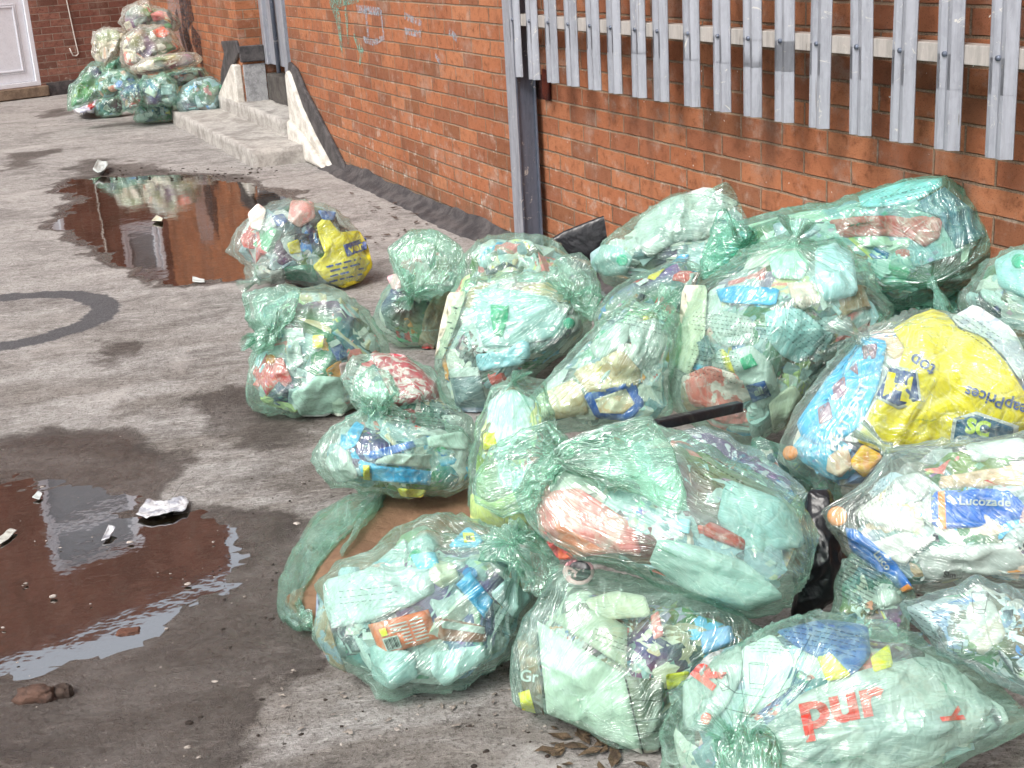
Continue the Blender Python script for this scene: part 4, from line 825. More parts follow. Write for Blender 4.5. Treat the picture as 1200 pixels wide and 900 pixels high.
def strokes(bk,lines,mat,par,wd=1.1,inset=-.0012,name='printed_marking'):
    m=MB()
    for L in lines:
        pts=[]
        for a,b in zip(L,L[1:]):
            k=max(1,int(math.hypot(b[0]-a[0],b[1]-a[1])/5))
            for t in range(k): pts.append((a[0]+(b[0]-a[0])*t/k,a[1]+(b[1]-a[1])*t/k))
        pts.append(L[-1]); W2=[]
        for i,p in enumerate(pts):
            q0,q1=pts[max(i-1,0)],pts[min(i+1,len(pts)-1)]; tx,ty=q1[0]-q0[0],q1[1]-q0[1]; l=math.hypot(tx,ty)+1e-9
            W2+= [(p[0]-ty/l*wd/2,p[1]+tx/l*wd/2),(p[0]+ty/l*wd/2,p[1]-tx/l*wd/2)]
        H_=[hit(BAGS[bk]['bvh'],*q,inset)[0] for q in W2]
        for i in range(len(pts)-1):
            k4=H_[2*i:2*i+4]
            if any(h is None for h in k4): continue
            if max(np.linalg.norm(k4[0]-k4[2]),np.linalg.norm(k4[1]-k4[3]))>.05: continue
            m.add([k4[0],k4[1],k4[3],k4[2]],[(0,1,2,3)])
    if m.V: return m.build(name,mat,par)
def rows(x,y,w_,n,gap,rot=0,seg=(3,9),bend=0,rs=random.Random(3)):
    """rows of short print dashes, read as small print"""
    out=[]; a=R(rot)
    for i in range(n):
        t=-w_/2+rs.uniform(0,6)
        while t<w_/2:
            l=rs.uniform(*seg); yy=i*gap; f=lambda u:(x+u*math.cos(a)-(yy+bend*(u/w_)**2)*math.sin(a),y+u*math.sin(a)+(yy+bend*(u/w_)**2)*math.cos(a))
            out.append([f(t),f(min(t+l,w_/2))]); t+=l+rs.uniform(1.5,3.5)
    return out
INK=paint((.035,.045,.045),.5,.02); 
def ink(al):
    n=N('printed_ink'); p=n.n('BsdfPrincipled'); n.set(p.inputs['Base Color'],(.03,.04,.045)); t=n.n('BsdfTransparent'); x=n.n('MixShader'); tc=n.n('TexCoord').outputs['Object']
    n.set(x.inputs[0],n.rng(n.noise(tc,60,3),.35,.6,al*.6,al)); n.set(x.inputs[1],t.outputs[0]); n.set(x.inputs[2],p.outputs[0]); n.t.links.new(x.outputs[0],n.out.inputs[0]); return n.m
INK2=ink(.5)
w_=(.82,.86,.84)
white=pmat((.52,.56,.54)); white2=pmat((.52,.55,.53),(.32,.38,.38),.75,9,bmp=.9); yel=pmat((.86,.74,.03),(.80,.66,.03),.5,7,bmp=.9); navy=pmat((.03,.07,.25)); blue=pmat((.02,.36,.75),(.1,.5,.85),.5,16)
ltblue=pmat((.35,.62,.74)); jug=pmat((.36,.54,.55),(.46,.62,.62),.6,7); red=pmat((.62,.05,.05),(.8,.3,.28),.6,18); card=pmat((.34,.20,.11),(.27,.16,.09),.5,9); green=pmat((.04,.42,.22)); capg=pmat((.05,.55,.36)); slate=pmat((.10,.16,.19),(.16,.22,.26),.5,12)
pink=pmat((.80,.42,.46)); orange=pmat((.80,.20,.08)); tan=pmat((.66,.46,.28),(.78,.62,.42),.7,30,aniso=(1,5,1)); cream=pmat((.66,.64,.50),(.5,.5,.38),.4,18); blk=pmat((.015,.015,.02)); yell2=pmat((.84,.82,.30),(.80,.80,.55),.5,10); capo=pmat((.85,.28,.04))
def PK(*a,**k): return packet(*a,**k)
# milk bottle sack
o=PK('b4b',[(553,352),(568,337),(608,340),(642,348),(662,368),(668,382),(658,396),(629,400),(608,405),(568,408),(558,385)],jug,'big pale milk bottle lying sideways with a green label','milk_bottle','bottle',.08)
patch('b4b',[(575,357),(596,358),(595,375),(588,395),(579,392),(575,372)],green,o); disc('b4b',667,379,7,capg,o)
PK('b4b',[(557,415),(592,412),(619,391),(622,418),(613,427),(560,436)],ltblue,'light blue tray just under the milk bottle','tray','tray',.03)
o=PK('b4b',[(525,432),(560,430),(575,488),(537,489)],slate,'dark grey plastic tub with a pale rim below the light blue tray','tub','tub',.05,sm=0); patch('b4b',[(525,432),(560,430),(563,440),(527,443)],white,o,'tub_rim')
o=PK('b4b',[(525,343),(547,341),(534,383),(519,420),(509,421),(516,380)],cream,'tall cream carton with dark small print at the left of the milk bottle','carton','carton',.03); strokes('b4b',rows(529,360,14,9,6,12),INK,o,1.6,.001,'small_print')
# slim sack
PK('b3',[(511,341),(530,341),(518,381),(507,417),(490,403),(498,365)],card,'brown card flap standing in the slim sack','card_flap','cardboard',.02,sm=0)
PK('b3',[(485,306),(501,309),(518,335),(490,337)],pink,'pink paper triangle above the tie of the slim sack','paper','paper',.01); PK('b3',[(453,324),(471,318),(476,336),(460,340)],pink,'smaller pink scrap left of the tie of the slim sack','paper','paper',.01)
disc('b3',501,409,7,red,None,'small red cap at the bottom of the slim sack','cap','loose_cap')
# detached sack with yellow carrier
o=PK('b1',[(371,263),(382,252),(391,264),(399,272),(421,270),(431,287),(437,312),(424,330),(402,338),(381,329),(366,312),(381,298),(374,279)],yel,'yellow carrier bag in the detached sack beside the puddle','carrier_bag','carrier bag',.06,.004)
patch('b1',[(402,287),(429,278),(430,292),(407,301)],navy,o); text('b1','ver',417,290,13,-18,yel,o,.0005,.03); strokes('b1',rows(402,308,44,4,6,-14,(5,12)),navy,o,2.2,.001,'small_print')
PK('b1',[(333,313),(367,309),(374,331),(335,328)],pmat((.02,.22,.14)),'dark green pack beside the yellow carrier bag in the detached sack','packet','packet',.03)
PK('b1',[(341,234),(367,236),(370,255),(351,267),(337,258)],pmat((.75,.28,.26),(.8,.6,.55),.6,15),'salmon pink wrapper at the top of the detached sack','wrapper','wrapper',.02)
PK('b1',[(318,253),(332,250),(338,260),(325,266)],navy,'dark blue scrap left of the salmon pink wrapper','wrapper','wrapper',.01); PK('b1',[(372,246),(394,248),(392,258),(378,258)],pmat((.05,.16,.5)),'blue scrap right of the salmon pink wrapper','wrapper','wrapper',.01)
PK('b1',[(316,318),(331,316),(334,331),(318,333)],white,'white tub beside the dark green pack in the detached sack','tub','tub',.03); PK('b1',[(290,250),(302,238),(312,245),(306,270),(294,268)],pmat((.85,.8,.74),(.7,.25,.2),.5,22),'white and red striped wrapper at the left of the detached sack','wrapper','wrapper',.02)
PK('b1',[(336,285),(350,280),(353,296),(340,298)],pmat((.7,.62,.05)),'little yellow pack at the middle of the detached sack','packet','packet',.02)
# left edge sack
o=PK('b2',[(317,420),(331,419),(343,446),(334,454),(322,442)],red,'red sauce bottle with an orange cap in the left edge sack','bottle','bottle',.035); disc('b2',317,421,6,capo,o)
o=PK('b2',[(386,407),(400,402),(409,417),(396,424)],navy,'navy banded bottle beside a pink patch in the left edge sack','bottle','bottle',.03); patch('b2',[(384,402),(395,397),(400,402),(388,408)],white,o,'bottle_neck')
PK('b2',[(397,426),(420,421),(419,440),(400,442)],pink,'pink tub below the navy banded bottle','tub','tub',.03); PK('b2',[(366,393),(379,392),(379,408),(367,409)],yel,'small yellow scrap in the left edge sack','wrapper','wrapper',.01)
PK('b2',[(336,408),(352,404),(356,424),(345,436),(336,424)],white2,'crumpled white paper beside the red sauce bottle','paper','paper',.02); PK('b2',[(315,378),(328,380),(333,396),(320,398)],pmat((.08,.2,.35)),'blue grey bottle base high in the left edge sack','bottle','bottle',.03)
PK('b2',[(340,462),(370,440),(400,442),(404,468),(384,488),(352,488)],pmat((.60,.72,.66),(.7,.8,.78),.5,12),'cloudy inner bag at the bottom of the left edge sack','inner_bag','plastic bag',.05); PK('b2',[(386,470),(398,463),(408,476),(402,490),(390,488)],pmat((.70,.78,.66)),'round pale tub at the lower right of the left edge sack','tub','tub',.03)
# pale mint sack at the wall
o=PK('b5',[(691,297),(707,286),(728,289),(742,302),(734,322),(707,324),(693,314)],jug,'milk bottle with green cap beside the black sheet','milk_bottle','bottle',.08); disc('b5',729,305,7,capg,o)
PK('b5',[(747,259),(781,233),(829,218),(868,238),(842,254),(830,281),(792,284),(760,303),(744,281)],white2,'big white inner bag filling the pale mint sack','inner_bag','plastic bag',.08); PK('b5',[(781,314),(797,298),(808,298),(804,308),(789,318)],pmat((.02,.4,.8),(.5,.1,.4),.3,30),'bright blue sachet below the white inner bag','sachet','sachet',.01)
# long teal sack
PK('b7',[(970,258),(1013,253),(1088,252),(1105,257),(1101,279),(1083,290),(1067,279),(1029,276),(987,279)],pmat((.80,.09,.09),(.85,.25,.22),.5,12),'long red tray in the highest teal sack','tray','tray',.05,.003)
PK('b7',[(1064,243),(1107,219),(1144,249),(1157,276),(1120,292),(1099,254)],pmat((.08,.15,.26),(.14,.22,.34),.5,14),'slate blue box corner at the right end of the highest teal sack','carton','carton',.06,sm=0)
PK('b7',[(1005,229),(1067,211),(1104,208),(1104,218),(1064,241),(1010,243)],ltblue,'light blue sheet along the top of the highest teal sack','sheet','sheet',.015); PK('b7',[(1002,277),(1040,277),(1048,288),(1010,290)],cream,'cream scrap just under the long red tray','wrapper','wrapper',.01)
PK('b7',[(1099,338),(1140,306),(1167,292),(1169,298),(1158,312),(1118,336)],pmat((.05,.06,.05)),'dark tray edge under the right end of the highest teal sack','tray','tray',.03,.002)
PK('b7',[(905,262),(945,255),(965,268),(940,285),(910,280)],pmat((.42,.36,.48),(.55,.55,.6),.5,20),'mauve print wrapper at the left of the long red tray','wrapper','wrapper',.02)
# biggest upright sack
PK('b8',[(896,366),(915,360),(939,362),(963,382),(968,398),(953,414),(936,426),(917,418),(899,398)],pmat((.36,.58,.62),(.44,.66,.70),.5,9),'grey blue bottle base standing out in the biggest upright sack','bottle','bottle',.08,.003)
PK('b8',[(955,291),(979,284),(1000,296),(1006,345),(968,355),(955,329)],pmat((.48,.68,.76)),'pale blue bottle at the top right of the biggest upright sack','bottle','bottle',.06); PK('b8',[(922,331),(952,330),(961,353),(941,364),(928,351)],pmat((.82,.56,.50),(.8,.7,.66),.5,20),'crumpled pink paper between the two blue bottles','paper','paper',.02)
PK('b8',[(838,339),(867,334),(914,338),(909,358),(845,355)],blue,'bright blue band of a pack high in the biggest upright sack','packet','packet',.02); PK('b8',[(800,334),(829,334),(826,398),(808,440),(790,430)],cream,'cream wrapper down the left side of the biggest upright sack','wrapper','wrapper',.03)
PK('b8',[(797,442),(830,428),(868,440),(886,466),(850,480),(810,476)],pmat((.70,.16,.14),(.85,.75,.72),.8,16),'red and white cartons at the lower left of the biggest upright sack','carton','carton',.05)
o=PK('b8',[(852,412),(880,404),(904,424),(916,466),(892,480),(866,450)],white,'white bottle with green and blue label in the biggest upright sack','bottle','bottle',.05); patch('b8',[(866,421),(880,414),(888,428),(872,434)],green,o); patch('b8',[(874,452),(896,446),(904,464),(882,472)],navy,o); text('b8','all',889,459,12,-20,white,o,.0008,.04)
PK('b8',[(826,372),(850,364),(880,372),(884,400),(846,408)],white2,'white carton under the bright blue band','carton','carton',.03); PK('b8',[(900,470),(930,450),(944,470),(930,500),(906,508)],pmat((.62,.60,.48)),'beige tub near the bottom of the biggest upright sack','tub','tub',.04)
PK('b8',[(814,398),(830,392),(836,420),(822,424)],slate,'dark scrap left of the white carton','wrapper','wrapper',.015); PK('b8',[(900,300),(934,292),(950,308),(940,328),(906,326)],pmat((.45,.70,.58),(.6,.8,.7),.5,14),'pale green inner bag below the tie of the biggest upright sack','inner_bag','plastic bag',.03)
# bread sack
PK('b9',[(670,436),(728,408),(752,436),(744,462),(692,464)],pmat((.58,.40,.24),(.76,.60,.40),.7,26),'brown bread slices above the blue ringed pack','bread','bread',.04); PK('b9',[(628,463),(672,444),(686,465),(690,486),(634,494)],tan,'tan pleated pack left of the blue ringed pack','packet','packet',.03)
o=PK('b9',[(683,462),(742,444),(756,474),(738,494),(698,490)],pmat((.04,.12,.50)),'blue ringed pack with a cream centre in the bread sack','packet','packet',.02,.003); patch('b9',[(697,468),(733,455),(744,473),(730,485),(703,484)],pmat((.80,.66,.50),(.75,.4,.2),.6,40),o)
PK('b9',[(735,380),(770,372),(782,400),(766,440),(745,430)],white2,'white film bag at the right of the bread slices','inner_bag','plastic bag',.04); PK('b9',[(690,405),(720,380),(740,378),(735,402),(700,424)],white,'white wrapper above the bread slices','wrapper','wrapper',.02)
PK('b10',[(551,577),(575,590),(609,574),(618,590),(624,618),(580,618),(551,612)],yell2,'pale yellow pack at the foot of the narrow sack','packet','packet',.05); PK('b10',[(572,470),(600,455),(628,470),(622,520),(590,540),(570,510)],pmat((.62,.80,.80),(.8,.85,.85),.6,20),'milky inner bag at the top of the narrow sack','inner_bag','plastic bag',.05)
PK('b10',[(566,508),(580,504),(585,524),(566,528)],yel,'small bright yellow corner on the left of the narrow sack','packet','packet',.02)
# squat tied sack and the red print sack above it
PK('b11',[(435,545),(506,552),(504,569),(436,563)],blue,'bright blue long carton side in the squat tied sack','carton','carton',.04,.003,sm=0); PK('b11',[(425,545),(433,545),(434,563),(426,562)],yel,'yellow end of the long carton in the squat tied sack','carton','carton',.04,.003,sm=0)
PK('b11',[(447,531),(511,532),(508,550),(439,543)],white,'white carton top above the bright blue carton side','carton','carton',.02,sm=0); PK('b11',[(425,531),(484,516),(488,524),(431,541)],pmat((.03,.15,.6),(.6,.7,.85),.4,30),'dark blue print band above the white carton top','packet','packet',.01)
PK('b11',[(399,517),(417,493),(428,499),(417,523),(404,528)],blue,'light blue lid on the left of the squat tied sack','lid','lid',.01); PK('b11',[(500,512),(541,505),(551,516),(546,527),(502,524)],pmat((.70,.82,.76)),'clear cup with white rim at the right end of the squat tied sack','cup','cup',.05)
PK('b11',[(380,540),(395,520),(410,530),(420,560),(395,566)],white2,'crumpled white bag at the left end of the squat tied sack','inner_bag','plastic bag',.04); PK('b11',[(465,572),(500,574),(495,583),(470,582)],yel,'yellow base at the bottom of the squat tied sack','packet','packet',.01)
PK('b11b',[(433,413),(473,415),(489,428),(511,448),(516,467),(489,472),(465,477),(455,459),(441,430)],pmat((.58,.05,.08),(.85,.7,.7),.75,34,aniso=(1,3,1)),'red and white crinkled crisp wrapper above the tied knot','wrapper','wrapper',.04,.003)
# huge tied sack
PK('b13',[(628,593),(647,575),(679,572),(711,593),(743,615),(752,650),(716,648),(655,657),(631,622)],pmat((.74,.16,.15),(.80,.45,.42),.55,9),'salmon pink wrapper behind the film of the huge tied sack','wrapper','wrapper',.05)
PK('b13',[(647,606),(712,646),(655,656)],pmat((.80,.20,.10)),'orange red carton corner under the salmon pink wrapper','carton','carton',.02,.0025,sm=0); PK('b13',[(823,617),(833,611),(875,632),(872,646),(825,628)],pmat((.45,.06,.04)),'dark red bottle neck at the middle of the huge tied sack','bottle','bottle',.03,.002)
PK('b13',[(792,608),(810,608),(808,626),(796,623)],ltblue,'small light blue cap beside the dark red bottle neck','cap','bottle',.01); PK('b13',[(772,630),(820,640),(880,660),(920,700),(880,716),(800,690),(760,660)],pmat((.42,.56,.54),(.54,.66,.63),.6,6),'large cloudy milk container low in the huge tied sack','container','container',.08)
PK('b13',[(740,555),(790,545),(806,580),(795,604),(750,585)],pmat((.70,.82,.78),(.45,.5,.5),.6,30),'pale printed bag right of the tie of the huge sack','inner_bag','plastic bag',.04); PK('b13',[(850,560),(930,590),(945,640),(880,650),(840,610)],pmat((.30,.48,.49),(.42,.58,.57),.6,6),'blue green inner bag at the right end of the huge tied sack','inner_bag','plastic bag',.06)
# front left sack
o=PK('b12',[(431,732),(502,714),(514,749),(447,769)],pmat((.82,.20,.09)),'orange red carton with a barcode at the front left','carton','carton',.05,sm=0); PL=False
def onflat(bk,corners,u0,v0,u1,v1): a,b,c,d=[np.array(q,float) for q in corners]; f=lambda u,v:(a*(1-u)+b*u)*(1-v)+(d*(1-u)+c*u)*v; return [tuple(f(u0,v0)),tuple(f(u1,v0)),tuple(f(u1,v1)),tuple(f(u0,v1))]
OC=[(431,732),(502,714),(514,749),(447,769)]
patch('b12',onflat('b12',OC,.12,.52,.38,.92),white,o,'barcode_panel',.0020); 
for k in range(9): patch('b12',onflat('b12',OC,.14+.025*k,.56,.14+.025*k+(.009 if k%3 else .016),.88),blk,o,'barcode_bar',.0003,rings=2)
patch('b12',onflat('b12',OC,.13,.22,.24,.46),yel,o,'printed_label',.0018)
strokes('b12',[l for v in np.linspace(.2,.85,7) for l in [[onflat('b12',OC,.30 if v<.5 else .45,v,.9,v)[0],onflat('b12',OC,.6,v,.6,v)[0]],[onflat('b12',OC,.64,v,.64,v)[0],onflat('b12',OC,.86,v,.9,v)[0]]]],white,o,1.5,.0022,'small_print')
PK('b12',[(508,722),(568,733),(570,753),(514,751)],pmat((.36,.14,.09),(.8,.8,.78),.3,9),'maroon and white tray behind the orange red carton','tray','tray',.03); PK('b12',[(516,727),(568,735),(568,743),(518,736)],white,'white strip across the maroon tray','strip','label',.003,.002,sm=0)
PK('b12',[(534,685),(551,669),(578,704),(568,725)],blue,'blue pack tilted above the maroon tray','packet','packet',.03,sm=0); o=PK('b12',[(524,641),(548,616),(568,632),(560,642)],pmat((.12,.45,.72)),'pale blue bag corner with a small yellow square badge','packet','packet',.015); patch('b12',[(542,624),(555,624),(557,634),(544,636)],yel,o,'badge',.002); text('b12','EL',549.5,630,7,-4,blk,o,.0008,.05)
PK('b12',[(433,755),(485,764),(490,794),(459,809),(436,795)],jug,'pale bottle base under the orange red carton','bottle','bottle',.06); PK('b12',[(505,765),(568,755),(571,771),(522,806),(505,789)],pmat((.60,.78,.80)),'pale tub to the right of the bottle base at the front','tub','tub',.06)
PK('b12',[(371,692),(379,706),(396,762),(408,790),(386,778),(369,745)],pmat((.34,.22,.13),(.1,.35,.6),.5,18),'brown and blue carton edge at the far left of the front sack','carton','carton',.03); PK('b12',[(378,680),(440,664),(505,664),(510,694),(482,710),(433,728),(382,738)],pmat((.56,.62,.63),(.42,.50,.52),.6,8,bmp=.9),'bulging white inner bag above the orange red carton','inner_bag','plastic bag',.07)
PK('b12',[(574,696),(597,675),(624,701),(603,725)],pmat((.55,.70,.74)),'pale grey card at the right of the tilted blue pack','card','card',.01); PK('b12',[(506,655),(532,660),(540,680),(516,690),(500,675)],cream,'cream wrapper beside the tilted blue pack','wrapper','wrapper',.02)
PK('b12',[(480,650),(510,646),(516,664),(490,668)],pmat((.15,.5,.72)),'sky blue scrap above the bulging white bag','wrapper','wrapper',.01); PK('b12',[(620,647),(632,645),(637,676),(626,674)],red,'dark red sachet at the right edge of the front left sack','sachet','sachet',.01)
# squarish sack
thick_hint=True; bx=PK('b14',[(629,727),(731,790),(753,884),(641,836)],pmat((.62,.70,.60),(.50,.60,.50),.5,5,aniso=(1,6,1)),'large pale panelled box pressed against the film','box','box',.06,.004,sm=0); thick_hint=False
PK('b14',[(733,791),(778,800),(772,880),(755,884)],pmat((.16,.17,.13),(.26,.26,.2),.5,8),'dark side of the pale panelled box','carton','carton',.03,.002,sm=0); PK('b14',[(640,722),(700,712),(735,735),(735,785)],pmat((.42,.44,.34),(.55,.5,.38),.6,14),'olive card flap above the pale panelled box','card_flap','cardboard',.02,sm=0)  # first packet: the pale box's own side in a darker colour
o=PK('b14',[(606,748),(628,736),(638,838),(614,832)],pmat((.14,.10,.07),(.45,.25,.12),.5,10),'dark brown carton with white script at the left of the pale box','carton','carton',.04,.002,sm=0); text('b14','Gr',620,793,19,4,white,o,-.0005,.02); patch('b14',[(607,812),(620,808),(628,836),(612,832)],yel,o)
o=PK('b14',[(678+19*math.cos(t),670+16*math.sin(t)) for t in np.arange(14)/14*6.283],pink,'round black dish with a pink rim at the top of the squarish sack','dish','dish',.03,.002); patch('b14',[(679+14*math.cos(t),669+12*math.sin(t)) for t in np.arange(14)/14*6.283],blk,o,'dish_well')
PK('b14',[(820,741),(857,732),(862,752),(824,768)],pmat((.25,.45,.80)),'light blue pack at the right of the squarish sack','packet','packet',.03); PK('b14',[(780,790),(808,786),(806,802),(782,809)],yel,'yellow pack low on the right of the squarish sack','packet','packet',.02); PK('b14',[(685,703),(720,692),(756,698),(764,722),(700,728)],cream,'crumpled cream paper at the top of the squarish sack','paper','paper',.03)
PK('b14',[(762,722),(772,715),(778,745),(766,750)],red,'narrow red scrap in the squarish sack','wrapper','wrapper',.01)
# nearest sack
o=PK('b15',[(884,890),(896,852),(940,812),(1010,785),(1083,768),(1130,790),(1165,824),(1145,862),(1083,896),(980,930),(900,925)],white2,'white carrier bag with big red letters in the nearest sack','carrier_bag','carrier bag',.07,.004)
RL=pmat((.78,.06,.04),(.85,.3,.25),.4,16)
text('b15','pur',985,826,62,-12,RL,o,.0,.035,1.15); text('b15','y',1122,838,34,60,RL,o,.0,.035)
o=PK('b15',[(800,800),(830,766),(868,754),(872,790),(850,830),(822,858),(800,850)],white2,'white bag with red marks on the left side of the nearest sack','carrier_bag','carrier bag',.04,.004); text('b15','R',830,792,42,-52,RL,o,.0,.05); text('b15','e',828,840,24,30,RL,o,.0,.05)
PK('b15',[(908,739),(965,725),(1017,732),(1021,768),(996,797),(958,771),(936,760)],pmat((.05,.13,.40),(.08,.2,.5),.5,14),'navy blue pack above the red letters in the nearest sack','packet','packet',.04); PK('b15',[(957,770),(973,764),(999,792),(969,799)],yel,'yellow tag on the left below the navy blue pack','tag','tag',.01,.002); PK('b15',[(1020,770),(1042,754),(1047,781),(1024,788)],yel,'yellow tag at the right end of the navy blue pack','tag','tag',.01,.002)
PK('b15',[(868,760),(905,742),(935,775),(925,808),(880,840),(872,800)],pmat((.78,.84,.80)),'white tub behind the printed drawings on the nearest sack','tub','tub',.04)
# glossy sack with yellow carrier
Y=PK('b16',[(1046,386),(1070,370),(1093,362),(1110,368),(1124,386),(1149,393),(1179,424),(1196,452),(1220,489),(1190,512),(1120,524),(1077,522),(1040,532),(1003,517),(1021,479),(1038,452),(1053,428),(1060,408)],yel,'large yellow carrier bag with a navy H shield on its side','carrier_bag','carrier bag',.10,.003)
patch('b16',[(1024,465),(1041,427),(1075,434),(1080,471),(1053,480)],white,Y,'shield_outline',.0016); patch('b16',[(1027,463),(1043,430),(1073,437),(1077,469),(1052,476)],navy,Y,'shield',.0006); text('b16','H',1052,455,38,12,yel,Y,-.0006,.06,1.15)
patch('b16',[(1113,518),(1117,490),(1144,482),(1194,499),(1192,518)],white,Y,'shield_outline',.0016); patch('b16',[(1117,518),(1121,493),(1144,486),(1188,501),(1186,518)],pmat((.03,.12,.22)),Y,'shield',.0006); text('b16','SC',1146,502,24,12,pmat((.5,.7,.08)),Y,-.0006,.05)
text('b16','top',1081,427,23,212,navy,Y,.0006,.02); text('b16','cheapPrices',1176,472,20,198,navy,Y,.0006,.02)
o=PK('b16',[(966,447),(990,418),(1013,393),(1040,400),(1030,452),(1008,500),(968,528),(939,512),(933,495)],pmat((.02,.42,.78),(.10,.55,.85),.5,8),'bright blue pizza pack with white lettering left of the yellow carrier','packet','pizza pack',.04,.004)
text('b16','MEAT FEAST',994,488,16,-62,white,o,.0004,.035); 
for q in ([(975,452),(990,440),(992,462),(978,470)],[(958,478),(972,470),(976,490),(960,498)],[(1010,405),(1028,402),(1026,420),(1012,422)],[(995,432),(1004,424),(1006,440)]): patch('b16',q,pmat((.24,.12,.20),(.4,.2,.2),.6,30),o,'pizza_picture',.002,1)
disc('b16',926,531,9,capo,None,'orange bottle cap at the lower left of the blue pizza pack','cap','loose_cap'); o=PK('b16',[(994,543),(1011,520),(1036,534),(1013,561)],pmat((.85,.50,.04),(.75,.15,.1),.4,30),'orange yellow pack under the corner of the yellow carrier','packet','packet',.02)
PK('b16',[(970,535),(992,520),(1000,545),(985,560),(968,552)],pmat((.76,.62,.46),(.6,.3,.2),.5,20),'beige pack left of the orange yellow pack','packet','packet',.02); PK('b16',[(1114,372),(1142,356),(1187,385),(1216,440),(1196,446),(1179,421),(1149,390),(1126,384)],pmat((.66,.76,.72),(.12,.16,.34),.5,18),'grey newspaper wrap at the top right of the yellow carrier','newspaper','newspaper',.02,.005)
# drink bottle sack
o=PK('b17',[(1080,588),(1091,576),(1181,571),(1204,588),(1200,606),(1181,616),(1104,620),(1086,612)],pmat((.01,.14,.62),(.02,.22,.75),.4,12),'blue labelled energy drink bottle lying level, its label readable','drink_bottle','bottle',.05,.003); patch('b17',[(1099,576),(1107,575),(1109,620),(1100,620)],capo,o,'label_band',.001); text('b17','Lucozade',1154,588,14,2,white,o,-.0006,.02,1.15)
patch('b17',[(1080,588),(1091,577),(1092,619),(1082,610)],white,o,'bottle_neck',.001)
o=PK('b17',[(990,618),(1003,620),(1024,636),(1048,656),(1070,688),(1053,699),(1029,672),(996,644)],pmat((.01,.16,.64),(.02,.24,.78),.4,12),'second blue energy drink bottle pointing down from an orange cap','drink_bottle','bottle',.05,.003); text('b17','Luco',1034,657,13,52,white,o,-.0006,.02); patch('b17',[(1048,694),(1064,684),(1070,690),(1054,700)],capo,o,'label_band',.001); disc('b17',981,605,12,capo,o)
PK('b17',[(1099,559),(1147,551),(1205,542),(1205,570),(1101,573)],pmat((.66,.48,.32),(.8,.66,.42),.7,18),'tan sandwich pack above the level energy drink bottle','packet','sandwich pack',.03); PK('b17',[(1027,593),(1048,560),(1075,553),(1093,561),(1090,582),(1045,602)],white2,'white polystyrene lump left of the tan sandwich pack','lump','foam',.04)
o=PK('b17',[(1075,652),(1100,640),(1180,636),(1210,660),(1180,672),(1085,682)],white,'white tube bottle under the level energy drink bottle','bottle','bottle',.05); text('b17','Sim',1113,674,10,4,blk,o,-.0002,.05); PK('b17',[(1130,520),(1200,512),(1205,536),(1140,542)],pmat((.62,.74,.68)),'pale green tray along the top of the drink bottle sack','tray','tray',.02)
PK('b17',[(1010,640),(1060,622),(1100,630),(1070,650),(1060,665)],pmat((.74,.74,.72),(.5,.5,.5),.3,20,aniso=(1,6,1)),'silvery wrapper between the two energy drink bottles','wrapper','wrapper',.02)
PK('b18',[(1120,735),(1135,700),(1165,705),(1180,745),(1150,770)],pmat((.66,.62,.54),(.75,.5,.3),.4,20),'beige crumpled pack in the greyish printed sack','packet','packet',.03); PK('b18',[(1060,712),(1090,702),(1110,725),(1090,748)],pmat((.50,.54,.54)),'grey wrapper at the left of the greyish printed sack','wrapper','wrapper',.02)
PK('b19',[(1000,690),(1040,680),(1060,705),(1020,718)],white2,'white paper in the small printed sack','paper','paper',.02)
o=PK('b20',[(1165,305),(1190,292),(1225,296),(1230,335),(1200,350),(1170,335)],pmat((.45,.72,.78)),'pale blue bottle at the right end under the fence','bottle','bottle',.07); disc('b20',1194,306,9,capg,o)
# council print on the films
def pr(bk,L,wd=1.2): strokes(bk,L,INK2,BAGS[bk]['root'],wd)
cup=lambda x,y,s,a=0:[[(x+s*(u*math.cos(a)-v*math.sin(a)),y+s*(u*math.sin(a)+v*math.cos(a))) for u,v in q] for q in ([(-.5,-.8),(.5,-.8),(.62,-.7),(.4,.8),(-.4,.8),(-.62,-.7),(-.5,-.8)],[(-.62,-.7),(.62,-.7)],[(-.45,.5),(.45,.5)])]
pr('b15',[[(878,862),(868,800),(872,758)],[(884,862),(920,800),(950,745)],[(838,795),(862,812),(900,818),(925,806)],[(850,830),(880,838),(905,830)]]+cup(888,792,19,.1)+cup(938,800,15,.5)+cup(848,800,11,-.3)+rows(902,752,50,4,4,4,bend=8)+rows(880,836,40,5,4.5,8,(2,6))+rows(965,735,90,5,6,12,(3,8),8),1.1)
pr('b13',rows(690,508,60,6,4.5,-12,(2,5),-10)+cup(604,522,10,.4)+cup(622,530,8,.5)+rows(600,548,30,2,5,-18)+rows(850,545,60,4,8,30)+[[(568,528),(600,512),(640,508)],[(596,540),(634,522)]],1.3)
pr('b9',rows(748,362,70,5,5,14,(3,7),10)+cup(716,372,8),1.1); pr('b8',rows(860,372,100,5,5,8,(1,3))+rows(960,372,70,8,6,38,(1,3))+rows(840,410,60,8,5,10,(1,3))+rows(905,505,60,3,6,-25),1.1)
pr('b18',cup(1148,706,16,.05)+cup(1122,760,10)+rows(1085,712,70,5,7,30,(2,6)),1.2); pr('b19',rows(1010,660,60,10,5,28,(8,22)),1.6); pr('b17',rows(1010,570,60,5,6,-30,(1,3))+rows(1010,640,50,4,6,30,(4,10)),1.1)
